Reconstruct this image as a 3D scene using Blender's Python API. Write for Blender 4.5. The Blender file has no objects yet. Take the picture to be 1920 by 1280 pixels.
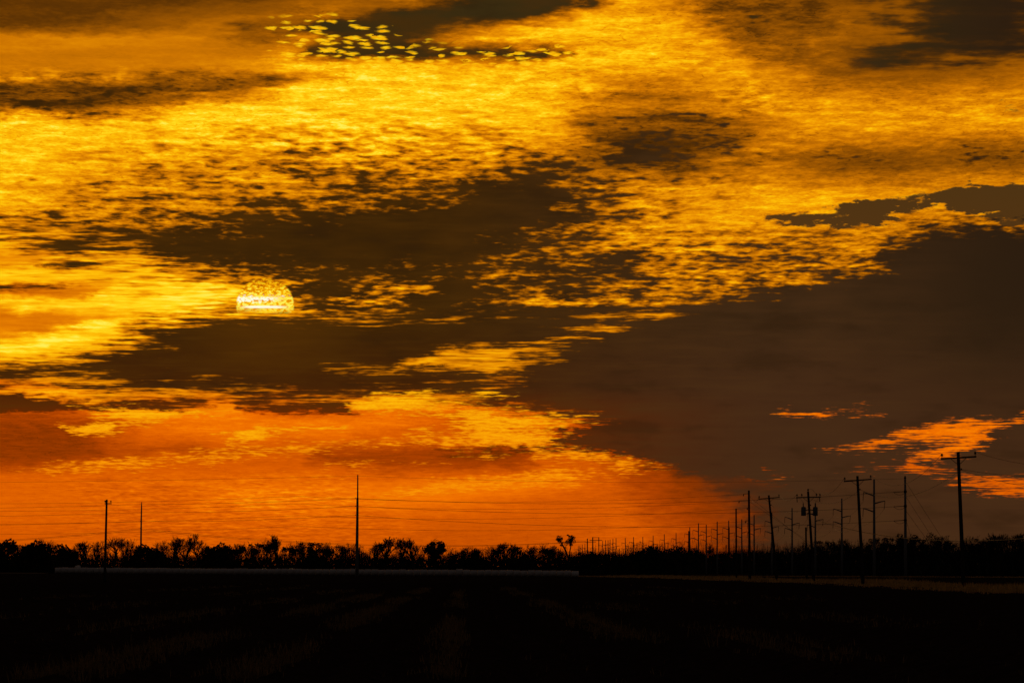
import bpy, bmesh, math, random
import numpy as np
from mathutils import Vector, Matrix

# ---------------------------------------------------------------- camera
F_PX = 11868.0            # focal length in photo pixels (1920 wide)
HORIZON = 1070.0          # photo row of the level horizon
CAM_H = 1.6               # eye height in metres
scene = bpy.context.scene
C = scene.collection

cam_data = bpy.data.cameras.new("camera")
cam = bpy.data.objects.new("camera", cam_data)
C.objects.link(cam)
cam_data.sensor_width = 36.0
cam_data.lens = 36.0 * F_PX / 1920.0
cam_data.clip_start = 0.5
cam_data.clip_end = 60000.0
cam.location = (0, 0, CAM_H)
cam.rotation_euler = (math.radians(90) + math.atan((HORIZON - 640) / F_PX), 0, 0)
scene.camera = cam

scene.view_settings.view_transform = 'Standard'
scene.view_settings.look = 'None'
scene.view_settings.exposure = 0.0
scene.view_settings.gamma = 1.0
scene.view_settings.use_curve_mapping = False
scene.cycles.max_bounces = 4
scene.cycles.diffuse_bounces = 2

# ---------------------------------------------------------------- sun
SUN_X, SUN_Y = 497.0, 574.0
SUN_AZ = math.atan((SUN_X - 960) / F_PX)           # from +Y towards +X
SUN_EL = math.atan((HORIZON - SUN_Y) / F_PX)
sun_data = bpy.data.lights.new("sun", 'SUN')
sun_data.energy = 0.12                             # veiled low sun at dusk
sun_data.angle = math.radians(0.53)
sun_data.color = (1.0, 0.62, 0.25)
sun = bpy.data.objects.new("sun", sun_data)
C.objects.link(sun)
sun_dir = Vector((math.sin(SUN_AZ) * math.cos(SUN_EL), math.cos(SUN_AZ) * math.cos(SUN_EL), math.sin(SUN_EL)))
sun.rotation_euler = sun_dir.to_track_quat('Z', 'Y').to_euler()
sun.location = (0, 0, 60)

# ---------------------------------------------------------------- sky
world = bpy.data.worlds.new("World")
scene.world = world
world.use_nodes = True
NT = world.node_tree
NT.nodes.clear()


def srgb(r, g, b):
    def f(c):
        c /= 255.0
        return c / 12.92 if c <= 0.04045 else ((c + 0.055) / 1.055) ** 2.4
    return (f(r), f(g), f(b), 1.0)


def nd(kind, **kw):
    n = NT.nodes.new(kind)
    for k, v in kw.items():
        setattr(n, k, v)
    return n


def put(sock, v):
    if isinstance(v, bpy.types.NodeSocket):
        NT.links.new(v, sock)
    else:
        sock.default_value = v


def M(op, a, b=0.0, c=0.0, clamp=False):
    n = nd('ShaderNodeMath', operation=op, use_clamp=clamp)
    put(n.inputs[0], a)
    put(n.inputs[1], b)
    put(n.inputs[2], c)
    return n.outputs[0]


def step(v, lo, hi, smooth=True, t0=0.0, t1=1.0):
    n = nd('ShaderNodeMapRange', interpolation_type='SMOOTHSTEP' if smooth else 'LINEAR', clamp=True)
    put(n.inputs['Value'], v)
    for k, x in (('From Min', lo), ('From Max', hi), ('To Min', t0), ('To Max', t1)):
        put(n.inputs[k], x)
    return n.outputs['Result']


def mixf(f, a, b):
    n = nd('ShaderNodeMix', data_type='FLOAT', clamp_factor=True)
    put(n.inputs[0], f)
    put(n.inputs[2], a)
    put(n.inputs[3], b)
    return n.outputs[0]


def mixc(f, a, b, blend='MIX'):
    n = nd('ShaderNodeMix', data_type='RGBA', blend_type=blend, clamp_factor=True)
    put(n.inputs[0], f)
    put(n.inputs[6], a)
    put(n.inputs[7], b)
    return n.outputs[2]


def comb(x, y, z=0.0):
    n = nd('ShaderNodeCombineXYZ')
    put(n.inputs[0], x)
    put(n.inputs[1], y)
    put(n.inputs[2], z)
    return n.outputs[0]


def noise(vec, scale, detail=3.0, rough=0.55, color=False, dist=0.0):
    n = nd('ShaderNodeTexNoise', noise_dimensions='2D')
    put(n.inputs['Vector'], vec)
    n.inputs['Scale'].default_value = scale
    n.inputs['Detail'].default_value = detail
    n.inputs['Roughness'].default_value = rough
    n.inputs['Distortion'].default_value = dist
    return n.outputs['Color'] if color else n.outputs['Fac']


def cent(n, gain=1.0):                 # noise 0..1 -> about -gain..gain
    return M('MULTIPLY_ADD', n, 2.0 * gain, -gain)


def ramp(stops, fac=None, interp='LINEAR'):
    n = nd('ShaderNodeValToRGB')
    cr = n.color_ramp
    cr.interpolation = interp
    while len(cr.elements) > 1:
        cr.elements.remove(cr.elements[-1])
    cr.elements[0].position = stops[0][0]
    cr.elements[0].color = stops[0][1]
    for p, c in stops[1:]:
        e = cr.elements.new(p)
        e.color = c
    if fac is not None:
        put(n.inputs['Fac'], fac)
    return n


# --- direction of view -> azimuth / elevation, counted in units of 1/F_PX rad
tc = nd('ShaderNodeTexCoord')
sep = nd('ShaderNodeSeparateXYZ')
put(sep.inputs[0], tc.outputs['Generated'])
az = M('ARCTAN2', sep.outputs[0], sep.outputs[1])
el = M('ARCSINE', sep.outputs[2])
X = M('MULTIPLY_ADD', az, F_PX, 960.0)
Y = M('MULTIPLY_ADD', el, -F_PX, HORIZON)
azd = M('MULTIPLY', az, 57.29578)
eld = M('MAXIMUM', M('MULTIPLY', el, 57.29578), 0.0)

# cloud deck seen at a grazing angle: cells shrink and flatten to the horizon
w = M('DIVIDE', 1.0, M('ADD', eld, 3.0))
deck = comb(M('MULTIPLY', azd, w), M('MULTIPLY', w, 25.0))
flat = comb(M('MULTIPLY', azd, 1.0), M('MULTIPLY', M('LOGARITHM', M('ADD', eld, 0.6), math.e), 42.0))
rolls = comb(M('MULTIPLY', azd, w), M('MULTIPLY', w, 48.0))
wide = comb(azd, M('MULTIPLY', eld, 3.4))

n_warp = nd('ShaderNodeSeparateColor')
put(n_warp.inputs[0], noise(wide, 1.9, 3.0, 0.55, color=True))
n_warp2 = nd('ShaderNodeSeparateColor')
put(n_warp2.inputs[0], noise(wide, 7.0, 4.0, 0.6, color=True))
Xw = M('ADD', M('ADD', X, cent(n_warp.outputs[0], 60.0)), cent(n_warp2.outputs[0], 36.0))
Yw = M('ADD', M('ADD', Y, cent(n_warp.outputs[1], 12.0)), cent(n_warp2.outputs[1], 9.0))

n_soft = noise(deck, 46.0, 3.0, 0.52, dist=0.2)
cell = nd('ShaderNodeTexVoronoi', voronoi_dimensions='2D', feature='SMOOTH_F1')
cell.inputs['Scale'].default_value = 50.0
cell.inputs['Smoothness'].default_value = 0.7
put(cell.inputs['Vector'], deck)
n_puff = M('ADD', M('MULTIPLY', n_soft, 0.80), M('MULTIPLY', M('SUBTRACT', 0.95, cell.outputs['Distance']), 0.20))
n_puff_b = noise(deck, 16.0, 3.0, 0.55, dist=0.4)
n_roll = noise(rolls, 24.0, 2.0, 0.5, dist=0.25)
n_streak = noise(flat, 1.15, 4.0, 0.55)
n_thin = noise(flat, 3.1, 3.0, 0.55)
n_fine = noise(deck, 135.0, 2.0, 0.6)

# --- cloud cover charts: how much of each cloud layer lies where.  Columns are
# azimuth, rows elevation; the noise above breaks them into real cloud edges.
GX0, GX1 = -70.0, 1990.0
gx = np.linspace(GX0, GX1, 125)
gy = np.concatenate([np.arange(-20.0, 500.0, 24.0), np.arange(500.0, 935.0, 13.2), np.linspace(940.0, 1064.0, 5)])
NX, NY = len(gx), len(gy)
PX, PY = np.meshgrid(gx, gy)
YS = 2.6                                # clouds are wider than tall


def sdf(poly):
    p = np.array(poly, float)
    p[:, 1] *= YS
    qx, qy = PX, PY * YS
    d = np.full(PX.shape, 1e9)
    inside = np.zeros(PX.shape, bool)
    for i in range(len(p)):
        x1, y1 = p[i]
        x2, y2 = p[(i + 1) % len(p)]
        ex, ey = x2 - x1, y2 - y1
        t = np.clip(((qx - x1) * ex + (qy - y1) * ey) / (ex * ex + ey * ey + 1e-9), 0, 1)
        d = np.minimum(d, np.hypot(qx - x1 - t * ex, qy - y1 - t * ey))
        c = ((y1 > qy) != (y2 > qy)) & (qx < (x2 - x1) * (qy - y1) / (y2 - y1 + 1e-12) + x1)
        inside ^= c
    return np.where(inside, d, -d)


def chart(v):
    return np.full(PX.shape, float(v))


TONE, PUFF, DARK, HOLE = chart(0.86), chart(0.14), chart(0), chart(0)
STRK, LIT, LTONE, HUE, VEIL = chart(0), chart(0), chart(0.8), chart(0), chart(0)


def paint(ch, poly, val, R=60.0):
    a = np.clip(0.5 + sdf(poly) / (2 * R), 0, 1)
    a = a * a * (3 - 2 * a)
    ch[:] = ch * (1 - a) + val * a


def cover(ch, poly, R=60.0, peak=1.0):
    if ch is DARK:
        R = R * 1.9 if R >= 25 else R * 1.4
    elif ch is LIT:
        R = R * 1.45
    ch[:] = np.maximum(ch, np.clip(0.5 + sdf(poly) / (2 * R), 0, 1) * peak)


def carve(ch, poly, R=60.0, floor=0.0):
    R *= 1.35
    ch[:] = np.minimum(ch, np.maximum(1 - np.clip(0.5 + sdf(poly) / (2 * R), 0, 1), floor))


# left top: soft veils
paint(TONE, [(-90, -60), (700, -60), (560, 20), (300, 60), (-90, 75)], 0.20, 60)
paint(TONE, [(230, 30), (480, 5), (900, -30), (900, 5), (640, 30), (430, 50), (300, 58)], 0.38, 50)
paint(TONE, [(-90, 80), (300, 68), (520, 62), (560, 90), (500, 125), (250, 145), (-90, 150)], 0.54, 40)
paint(PUFF, [(-90, -60), (980, -60), (700, 100), (500, 135), (200, 150), (-90, 155)], 0.05, 40)
paint(STRK, [(-90, -60), (900, -60), (560, 90), (480, 130), (200, 140), (-90, 148)], 0.8, 40)
# row of broken rolls
paint(TONE, [(-90, 160), (120, 150), (500, 140), (560, 150), (480, 175), (330, 200), (-90, 215)], 0.42, 40)
paint(PUFF, [(-90, 150), (500, 135), (620, 150), (420, 195), (-90, 225)], 0.75, 40)
# the brightest part of the sheet
paint(TONE, [(-90, 225), (300, 220), (700, 300), (560, 380), (300, 380), (-90, 340)], 0.90, 60)
paint(TONE, [(300, 210), (620, 180), (900, 190), (1000, 230), (860, 290), (560, 310), (300, 280)], 0.97, 110)
paint(TONE, [(480, 230), (660, 215), (800, 235), (650, 275), (500, 270)], 1.02, 60)
paint(PUFF, [(300, 190), (1000, 140), (1100, 200), (900, 270), (400, 270)], 0.16, 80)
# right part: amber
paint(TONE, [(1150, -60), (2040, -60), (2040, 440), (1450, 440), (1250, 330), (1100, 150)], 0.68, 140)
paint(TONE, [(1350, -60), (1650, -60), (1560, 60), (1500, 105), (1380, 90), (1300, 40)], 0.42, 90)
paint(TONE, [(1080, 20), (1300, 30), (1380, 120), (1200, 150), (1050, 100)], 0.80, 60)
paint(PUFF, [(1250, -60), (1700, -60), (1650, 110), (1300, 110)], 0.26, 60)
paint(PUFF, [(1080, 140), (1440, 180), (1470, 300), (1300, 340), (1060, 330), (1040, 220)], 0.55, 80)
paint(TONE, [(1090, 150), (1300, 150), (1300, 215), (1130, 210)], 0.66, 60)
paint(TONE, [(1090, 215), (1300, 205), (1440, 250), (1400, 310), (1180, 330), (1060, 290)], 0.50, 70)
paint(TONE, [(1480, 290), (1700, 275), (1920, 270), (1990, 320), (1780, 330), (1500, 345)], 0.50, 60)
paint(TONE, [(1180, 360), (1420, 330), (1640, 350), (1580, 400), (1400, 440), (1180, 430)], 0.80, 60)
paint(STRK, [(1560, -60), (2040, -60), (2040, 140), (1600, 140)], 0.7, 70)
cover(VEIL, [(1600, -60), (2040, -60), (2040, 115), (1880, 135), (1700, 152), (1560, 140), (1520, 112), (1640, 60)], 150, 0.95)
cover(VEIL, [(1360, -60), (1560, -60), (1600, 60), (1500, 100), (1400, 60)], 150, 0.5)
cover(VEIL, [(1480, 285), (1700, 270), (1990, 275), (1990, 325), (1780, 330), (1500, 345)], 90, 0.5)
cover(DARK, [(1120, 258), (1230, 240), (1310, 285), (1290, 322), (1180, 325), (1120, 300)], 60, 0.85)
cover(DARK, [(1340, 360), (1420, 335), (1440, 350), (1370, 372)], 60, 0.45)
cover(DARK, [(-90, 172), (150, 170), (330, 173), (330, 194), (150, 203), (-90, 206)], 18, 0.58)
cover(DARK, [(130, 158), (300, 150), (520, 144), (600, 148), (560, 160), (380, 178), (200, 182)], 22, 0.52)
cover(DARK, [(60, 212), (180, 206), (330, 208), (260, 222), (100, 224)], 18, 0.5)
cover(DARK, [(1000, 120), (1020, 80), (1100, 84), (1060, 110)], 18, 0.4)
cover(DARK, [(1080, 220), (1300, 200), (1450, 250), (1440, 300), (1300, 325), (1120, 320), (1050, 280)], 60, 0.50)
cover(DARK, [(1120, 150), (1290, 150), (1300, 205), (1150, 200)], 60, 0.30)
cover(DARK, [(1280, 0), (1500, 5), (1520, 100), (1380, 95), (1300, 60)], 60, 0.34)
cover(DARK, [(1480, 290), (1560, 275), (1700, 285), (1700, 330), (1540, 335)], 40, 0.36)
cover(DARK, [(1740, 285), (1820, 268), (2040, 272), (2040, 318), (1820, 318)], 40, 0.46)
cover(DARK, [(1250, 84), (1400, 80), (1490, 84), (1400, 91), (1300, 92)], 16, 0.5)
# clear gaps
cover(VEIL, [(380, 66), (560, 44), (700, 26), (800, 8), (1000, -40), (1160, -40), (1110, 8), (1020, 36), (930, 52), (780, 62), (620, 66), (520, 72)], 34)
cover(VEIL, [(640, 70), (760, 66), (900, 84), (1010, 88), (1066, 96), (1030, 111), (880, 117), (720, 113), (560, 112), (540, 86)], 30, 0.9)
paint(STRK, [(380, 66), (700, 20), (1000, -40), (1160, -40), (1066, 96), (1030, 115), (560, 115)], 0.35, 30)
cover(HOLE, [(1520, 402), (1560, 388), (1640, 374), (1720, 366), (1800, 350), (2040, 342), (2040, 428), (1900, 418), (1820, 402), (1745, 384), (1700, 398), (1660, 424), (1600, 428)], 30)
cover(HOLE, [(1390, 402), (1500, 401), (1570, 412), (1540, 422), (1450, 413)], 22, 0.9)
cover(HOLE, [(1770, 214), (1860, 196), (1940, 180), (2040, 165), (2040, 228), (1880, 222)], 60, 0.66)
paint(TONE, [(1640, 425), (1720, 388), (1800, 398), (2040, 425), (2040, 445), (1700, 440)], 0.76, 30)
cover(LIT, [(510, 38), (600, 26), (680, 44), (780, 76), (760, 116), (500, 116), (530, 80)], 30, 0.46)
cover(LIT, [(760, 70), (1060, 90), (1060, 112), (760, 116)], 30, 0.32)
paint(STRK, [(490, 36), (600, 20), (700, 44), (1080, 76), (1080, 116), (500, 120)], 0.0, 14)
cover(LIT, [(610, 124), (760, 120), (900, 121), (1060, 96), (1110, 90), (1100, 120), (900, 130), (620, 134)], 30, 0.8)
paint(LTONE, [(400, 0), (1100, 0), (1100, 140), (400, 140)], 0.86, 40)
# the sheet on the left, streaked low down
paint(TONE, [(-90, 330), (320, 330), (420, 470), (440, 560), (300, 620), (200, 650), (-90, 690)], 0.90, 80)
paint(TONE, [(150, 530), (440, 530), (440, 575), (250, 610), (120, 640), (60, 640), (180, 590)], 0.97, 50)
paint(PUFF, [(-90, 290), (600, 280), (640, 340), (300, 420), (-90, 400)], 0.36, 70)
paint(PUFF, [(-90, 400), (330, 420), (440, 560), (200, 660), (-90, 700)], 0.22, 60)
paint(STRK, [(-90, 410), (260, 430), (420, 530), (560, 590), (2040, 560), (2040, 960), (1400, 960), (1330, 880), (1100, 800), (860, 748), (600, 790), (-90, 830)], 0.9, 40)
for pl in ([(-90, 484), (60, 484), (100, 490), (40, 498), (-90, 500)], [(-90, 544), (67, 534), (188, 541), (168, 556), (34, 561), (-90, 562)],
           [(-90, 570), (84, 588), (165, 598), (118, 615), (50, 629), (-90, 640)], [(80, 583), (190, 580), (280, 588), (200, 594), (90, 591)], [(-90, 700), (110, 715), (100, 728), (-90, 730)]):
    paint(TONE, pl, 0.62, 18)
    paint(PUFF, pl, 0.08, 18)
    paint(HUE, pl, 0.45, 22)
cover(DARK, [(90, 494), (130, 492), (190, 498), (150, 503), (100, 501)], 18, 0.75)
cover(DARK, [(60, 476), (120, 474), (160, 482), (100, 486)], 18, 0.6)
cover(DARK, [(30, 460), (130, 455), (260, 450), (300, 456), (150, 464)], 20, 0.8)
cover(DARK, [(120, 432), (200, 428), (330, 436), (260, 446), (150, 442)], 20, 0.85)
cover(DARK, [(-90, 536), (30, 535), (110, 540), (30, 544), (-90, 545)], 12, 0.6)
# middle bank, its top broken into puffs
cover(DARK, [(300, 330), (600, 290), (900, 290), (1130, 320), (1180, 400), (1100, 460), (900, 540), (560, 530), (380, 500), (200, 450), (180, 380)], 190, 0.62)
cover(DARK, [(260, 430), (480, 398), (660, 385), (800, 360), (900, 325), (1010, 310), (1100, 345), (1140, 395), (1060, 440), (990, 470), (950, 515), (800, 532), (600, 520), (480, 512), (380, 488), (300, 460)], 90, 1.08)
cover(DARK, [(900, 470), (1250, 440), (1300, 540), (1180, 560), (900, 560)], 60, 0.68)
cover(DARK, [(560, 500), (900, 500), (960, 540), (1180, 545), (1240, 590), (900, 600), (560, 590)], 40, 0.92)
cover(DARK, [(-90, 405), (200, 395), (400, 400), (560, 540), (380, 520), (240, 470), (60, 450), (-90, 440)], 50, 0.60)
cover(DARK, [(180, 440), (480, 420), (640, 520), (440, 518), (320, 500), (220, 462)], 36, 0.85)
cover(DARK, [(560, 535), (1200, 528), (1240, 570), (900, 590), (560, 577)], 50, 0.78)
cover(DARK, [(90, 400), (300, 395), (400, 430), (250, 455), (100, 440)], 90, 0.50)
carve(DARK, [(660, 532), (790, 526), (810, 546), (700, 552)], 30, 0.42)
carve(DARK, [(840, 570), (960, 564), (1180, 562), (1200, 570), (960, 574)], 14, 0.30)
carve(DARK, [(600, 562), (700, 560), (760, 566), (640, 570)], 14, 0.35)
# lower bank
cover(DARK, [(300, 612), (380, 597), (450, 587), (560, 588), (700, 592), (850, 580), (1000, 578), (1200, 580), (1130, 612), (1050, 645), (1000, 665), (980, 700), (960, 730), (900, 742), (700, 742), (600, 752), (540, 750), (440, 738), (360, 722), (230, 712), (150, 692), (260, 650)], 50)
cover(DARK, [(-90, 692), (100, 684), (260, 645), (420, 640), (430, 736), (250, 730), (120, 712), (-90, 716)], 34, 0.88)
carve(DARK, [(590, 693), (640, 688), (730, 686), (790, 668), (820, 654), (870, 650), (960, 648), (1030, 642), (1060, 645), (1010, 655), (985, 662), (1002, 684), (950, 692), (900, 701), (860, 698), (800, 694), (720, 692), (650, 698)], 24, 0.18)
carve(DARK, [(1010, 690), (1080, 692), (1070, 702), (980, 708)], 14, 0.6)
paint(TONE, [(560, 705), (780, 650), (1080, 635), (1010, 705)], 0.80, 30)
paint(PUFF, [(560, 705), (780, 650), (1080, 635), (1010, 705)], 0.30, 30)
# the great bank on the right
cover(DARK, [(1290, 470), (1450, 445), (1650, 440), (1720, 470), (1600, 530), (1400, 550), (1250, 560)], 110, 0.62)
cover(DARK, [(2040, 418), (1880, 424), (1730, 424), (1660, 455), (1600, 505), (1480, 530), (1360, 545), (1220, 575), (1230, 700), (2040, 700)], 48)
cover(DARK, [(2040, 452), (1880, 458), (1740, 456), (1690, 490), (1640, 535), (1500, 556), (1380, 566), (1230, 588), (1130, 622), (1050, 650), (1000, 668), (975, 705), (900, 742), (860, 752), (900, 760), (985, 766), (1045, 777), (1098, 787), (1050, 797), (1058, 815), (1056, 830), (1040, 845), (1090, 846), (1140, 856), (1240, 879), (1420, 892), (1480, 1080), (2040, 1080)], 30)
cover(VEIL, [(1230, 874), (2040, 860), (2040, 1200), (1365, 1200), (1325, 960)], 150)
cover(DARK, [(1235, 862), (1440, 850), (1460, 905), (1340, 896), (1260, 884)], 16)
cover(VEIL, [(1180, 850), (1420, 840), (1420, 930), (1310, 920), (1240, 890)], 80, 1.0)
paint(TONE, [(-90, 700), (430, 715), (640, 748), (600, 772), (430, 775), (300, 770), (-90, 745)], 0.82, 24)
# below the banks on the left: orange
low = [(-90, 768), (120, 772), (230, 786), (420, 782), (560, 772), (760, 776), (900, 770), (1300, 890), (1420, 1080), (-90, 1080)]
paint(TONE, low, 0.585, 16)
paint(PUFF, low, 0.06, 16)
paint(HUE, low, 1.0, 16)
paint(TONE, [(-90, 775), (130, 782), (200, 800), (220, 850), (120, 872), (-90, 892)], 0.30, 70)
paint(TONE, [(200, 830), (430, 838), (560, 836), (360, 850), (200, 862)], 0.44, 24)
paint(TONE, [(300, 782), (740, 772), (800, 790), (640, 820), (420, 826), (260, 800)], 0.76, 40)
paint(TONE, [(560, 845), (760, 836), (1000, 850), (1010, 880), (800, 885), (560, 868)], 0.36, 30)
paint(TONE, [(-90, 890), (300, 885), (500, 880), (640, 900), (400, 960), (-90, 980)], 0.64, 40)
paint(TONE, [(420, 905), (900, 895), (1120, 900), (900, 945), (600, 970), (330, 965)], 0.76, 50)
paint(TONE, [(800, 985), (1100, 975), (1300, 1080), (640, 1080)], 0.52, 60)
paint(TONE, [(1050, 925), (1320, 915), (1360, 1080), (1200, 1080)], 0.58, 60)
paint(PUFF, [(150, 900), (650, 895), (760, 1000), (400, 1040), (150, 1000)], 0.24, 60)
paint(STRK, low, 0.25, 30)
paint(STRK, [(1120, 905), (1260, 885), (1440, 890), (1500, 1080), (1060, 1080)], 0.0, 24)
cover(DARK, [(-90, 740), (25, 741), (75, 750), (130, 757), (280, 753), (330, 747), (408, 753), (375, 763), (300, 769), (130, 768), (110, 772), (-90, 772)], 14, 1.2)
cover(DARK, [(440, 763), (500, 762), (640, 759), (690, 757), (650, 768), (560, 772), (460, 771)], 12, 1.1)
# sunlit clouds low down
cover(LIT, [(128, 768), (180, 764), (300, 769), (430, 772), (380, 782), (300, 786), (230, 786), (160, 777)], 14, 0.95)
cover(LIT, [(115, 797), (180, 793), (250, 789), (310, 791), (280, 800), (215, 803), (222, 816), (150, 818), (130, 808), (140, 803)], 13, 0.95)
cover(LIT, [(415, 816), (450, 809), (520, 801), (660, 802), (560, 811), (515, 819), (480, 832), (450, 831)], 16, 1.0)
cover(LIT, [(10, 890), (60, 880), (130, 868), (200, 861), (300, 857), (380, 849), (470, 839), (520, 837), (600, 829), (680, 825), (740, 818), (800, 809), (790, 822), (690, 836), (620, 842), (585, 853), (500, 851), (470, 860), (400, 864), (330, 869), (250, 881), (180, 887), (60, 888)], 24, 0.80)
cover(LIT, [(775, 776), (850, 771), (900, 762), (922, 759), (975, 767), (1005, 775), (1045, 778), (1068, 777), (1096, 786), (1045, 796), (1050, 804), (1058, 816), (1056, 828), (1045, 840), (1030, 850), (1100, 842), (1130, 852), (1180, 864), (1250, 876), (1200, 884), (1160, 890), (1120, 895), (1110, 905), (1060, 910), (960, 918), (880, 925), (780, 935), (700, 940), (680, 922), (760, 907), (850, 894), (960, 890), (1030, 880), (1060, 876), (1130, 872), (1120, 865), (1050, 866), (1010, 862), (1005, 850), (960, 848), (880, 840), (820, 837), (740, 832), (690, 838), (720, 826), (800, 812), (860, 802), (880, 796), (815, 798), (850, 786)], 22, 0.80)
for pl in ([(840, 841), (900, 837), (1010, 840), (1000, 848), (900, 857), (840, 852)], [(955, 797), (1000, 793), (1050, 797), (1040, 804), (970, 803)],
           [(810, 822), (850, 815), (880, 817), (840, 825)], [(930, 772), (990, 774), (1000, 781), (940, 779)], [(1080, 883), (1130, 879), (1160, 884), (1100, 889)]):
    carve(LIT, pl, 13, 0.25)
cover(DARK, [(830, 840), (900, 835), (1015, 838), (1000, 849), (900, 858), (835, 853)], 20, 0.62)
cover(LIT, [(750, 869), (800, 862), (870, 858), (905, 851), (940, 855), (860, 865), (780, 871)], 12, 0.8)
cover(LIT, [(690, 752), (720, 742), (760, 736), (810, 734), (780, 745), (830, 748), (870, 741), (910, 736), (965, 734), (900, 748), (830, 758), (780, 771), (740, 776), (660, 769), (690, 760)], 16, 0.85)
for pl in ([(770, 801), (780, 796), (800, 799), (795, 805)], [(690, 826), (700, 816), (714, 821), (708, 827)], [(655, 831), (668, 823), (682, 826), (672, 832)],
           [(603, 872), (640, 868), (660, 874), (620, 878)], [(655, 869), (690, 866), (705, 870), (670, 872)], [(350, 846), (380, 843), (390, 848), (360, 850)], [(395, 846), (440, 841), (450, 846), (400, 849)]):
    cover(LIT, pl, 12, 0.85)
cover(LIT, [(300, 905), (500, 892), (640, 884), (690, 892), (520, 915), (340, 930)], 60, 0.50)
paint(LTONE, [(-90, 740), (1300, 740), (1300, 1080), (-90, 1080)], 0.77, 20)
paint(LTONE, [(-90, 840), (1300, 880), (1300, 1080), (-90, 1080)], 0.78, 40)
# sunlit folds in the right bank
cover(LIT, [(1440, 772), (1470, 765), (1500, 772), (1560, 770), (1640, 766), (1680, 767), (1640, 776), (1560, 779), (1490, 780)], 10, 1.0)
cover(LIT, [(1540, 843), (1610, 829), (1660, 816), (1700, 803), (1765, 792), (1870, 787), (1940, 773), (2040, 750), (2040, 772), (1940, 790), (1880, 797), (1848, 813), (1855, 829), (1830, 843), (1805, 853), (1745, 867), (1705, 878), (1780, 884), (1765, 894), (1715, 891), (1680, 885), (1695, 868), (1745, 853), (1760, 843), (1740, 839), (1650, 841)], 15, 0.85)
carve(LIT, [(1640, 826), (1720, 820), (1800, 822), (1800, 832), (1700, 836)], 16, 0.42)
cover(LIT, [(1775, 900), (1850, 891), (1940, 895), (2040, 900), (2040, 932), (1870, 931), (1830, 925), (1805, 912)], 16, 0.72)
cover(LIT, [(1570, 882), (1640, 870), (1700, 874), (1640, 884)], 14, 0.48)
cover(LIT, [(1420, 893), (1500, 886), (1530, 889), (1460, 897)], 12, 0.42)
paint(LTONE, [(1380, 740), (2040, 740), (2040, 960), (1380, 960)], 0.74, 30)
paint(LTONE, [(1380, 862), (2040, 862), (2040, 960), (1380, 960)], 0.62, 20)
paint(HUE, [(1300, 740), (2040, 720), (2040, 1080), (1300, 1080)], 1.0, 30)

def curve_row(rows, u):
    """three charts of one row as the three curves of a node, azimuth in, cover out"""
    n = nd('ShaderNodeRGBCurve')
    m = n.mapping
    m.use_clip = False
    for c in range(3):
        cv = m.curves[c]
        v = rows[c]
        keep = [k for k in range(NX) if k in (0, NX - 1) or abs(v[k] - v[k - 1]) > 1e-4 or abs(v[k] - v[k + 1]) > 1e-4]
        cv.points[0].location = (0.0, float(v[0]))
        cv.points[1].location = (1.0, float(v[-1]))
        for k in keep[1:-1]:
            cv.points.new(k / (NX - 1.0), float(v[k]))
        for p in cv.points:
            p.handle_type = 'VECTOR'
    m.update()
    put(n.inputs['Color'], u)
    return n.outputs['Color']


def lookup(sets, xs, ys):
    """sample the charts at (xs, ys): rows of curves, blended one after the other"""
    u = step(xs, GX0, GX1, False)
    uc = comb(u, u, u)
    cols = [None] * len(sets)
    for r in range(NY):
        f = step(ys, float(gy[r - 1]), float(gy[r]), False) if r else None
        for s, chans in enumerate(sets):
            if r and all(np.abs(ch[r] - ch[r - 1]).max() < 1e-4 for ch in chans):
                continue
            c = curve_row([ch[r] for ch in chans], uc)
            cols[s] = c if cols[s] is None else mixc(f, cols[s], c)
    outs = []
    for c in cols:
        s = nd('ShaderNodeSeparateColor')
        put(s.inputs[0], c)
        outs += [s.outputs[0], s.outputs[1], s.outputs[2]]
    return outs


tone, puff, dark, hole, lit, ltone, strk, hue, veil = lookup(
    ((TONE, PUFF, DARK), (HOLE, LIT, LTONE), (STRK, HUE, VEIL)), Xw, Yw)

# beyond the charted quarter the deck simply goes on as broken cloud
edge = M('MAXIMUM', step(M('ABSOLUTE', M('SUBTRACT', X, 960.0)), 975.0, 1500.0), step(Y, 5.0, -420.0))
tone, puff, dark = mixf(edge, tone, 0.62), mixf(edge, puff, 0.40), mixf(edge, dark, 0.36)
hole, lit, veil = mixf(edge, hole, 0.0), mixf(edge, lit, 0.0), mixf(edge, veil, 0.12)
strk, hue = mixf(edge, strk, 0.35), mixf(edge, hue, 0.0)

# --- dark banks of thicker cloud
fade_d = M('MULTIPLY', M('MULTIPLY', dark, M('SUBTRACT', 1.12, dark)), 4.0, clamp=True)
d_n = mixf(strk, M('ADD', M('ADD', cent(n_puff, 0.60), cent(n_puff_b, 0.42)), cent(n_streak, 0.36)), M('ADD', M('ADD', cent(n_streak, 0.75), cent(n_thin, 0.55)), cent(n_puff, 0.25)))
d_s = M('MULTIPLY_ADD', d_n, fade_d, dark)
d_e = step(d_s, -0.05, 0.90)
d_w = M('MULTIPLY', M('MULTIPLY', veil, M('SUBTRACT', 1.0, veil)), M('MULTIPLY', strk, 2.6))
d_v = M('MULTIPLY_ADD', d_w, M('ADD', cent(n_streak, 1.6), cent(n_puff, 0.5)), veil, clamp=True)
d_e = M('MAXIMUM', d_e, d_v)
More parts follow.
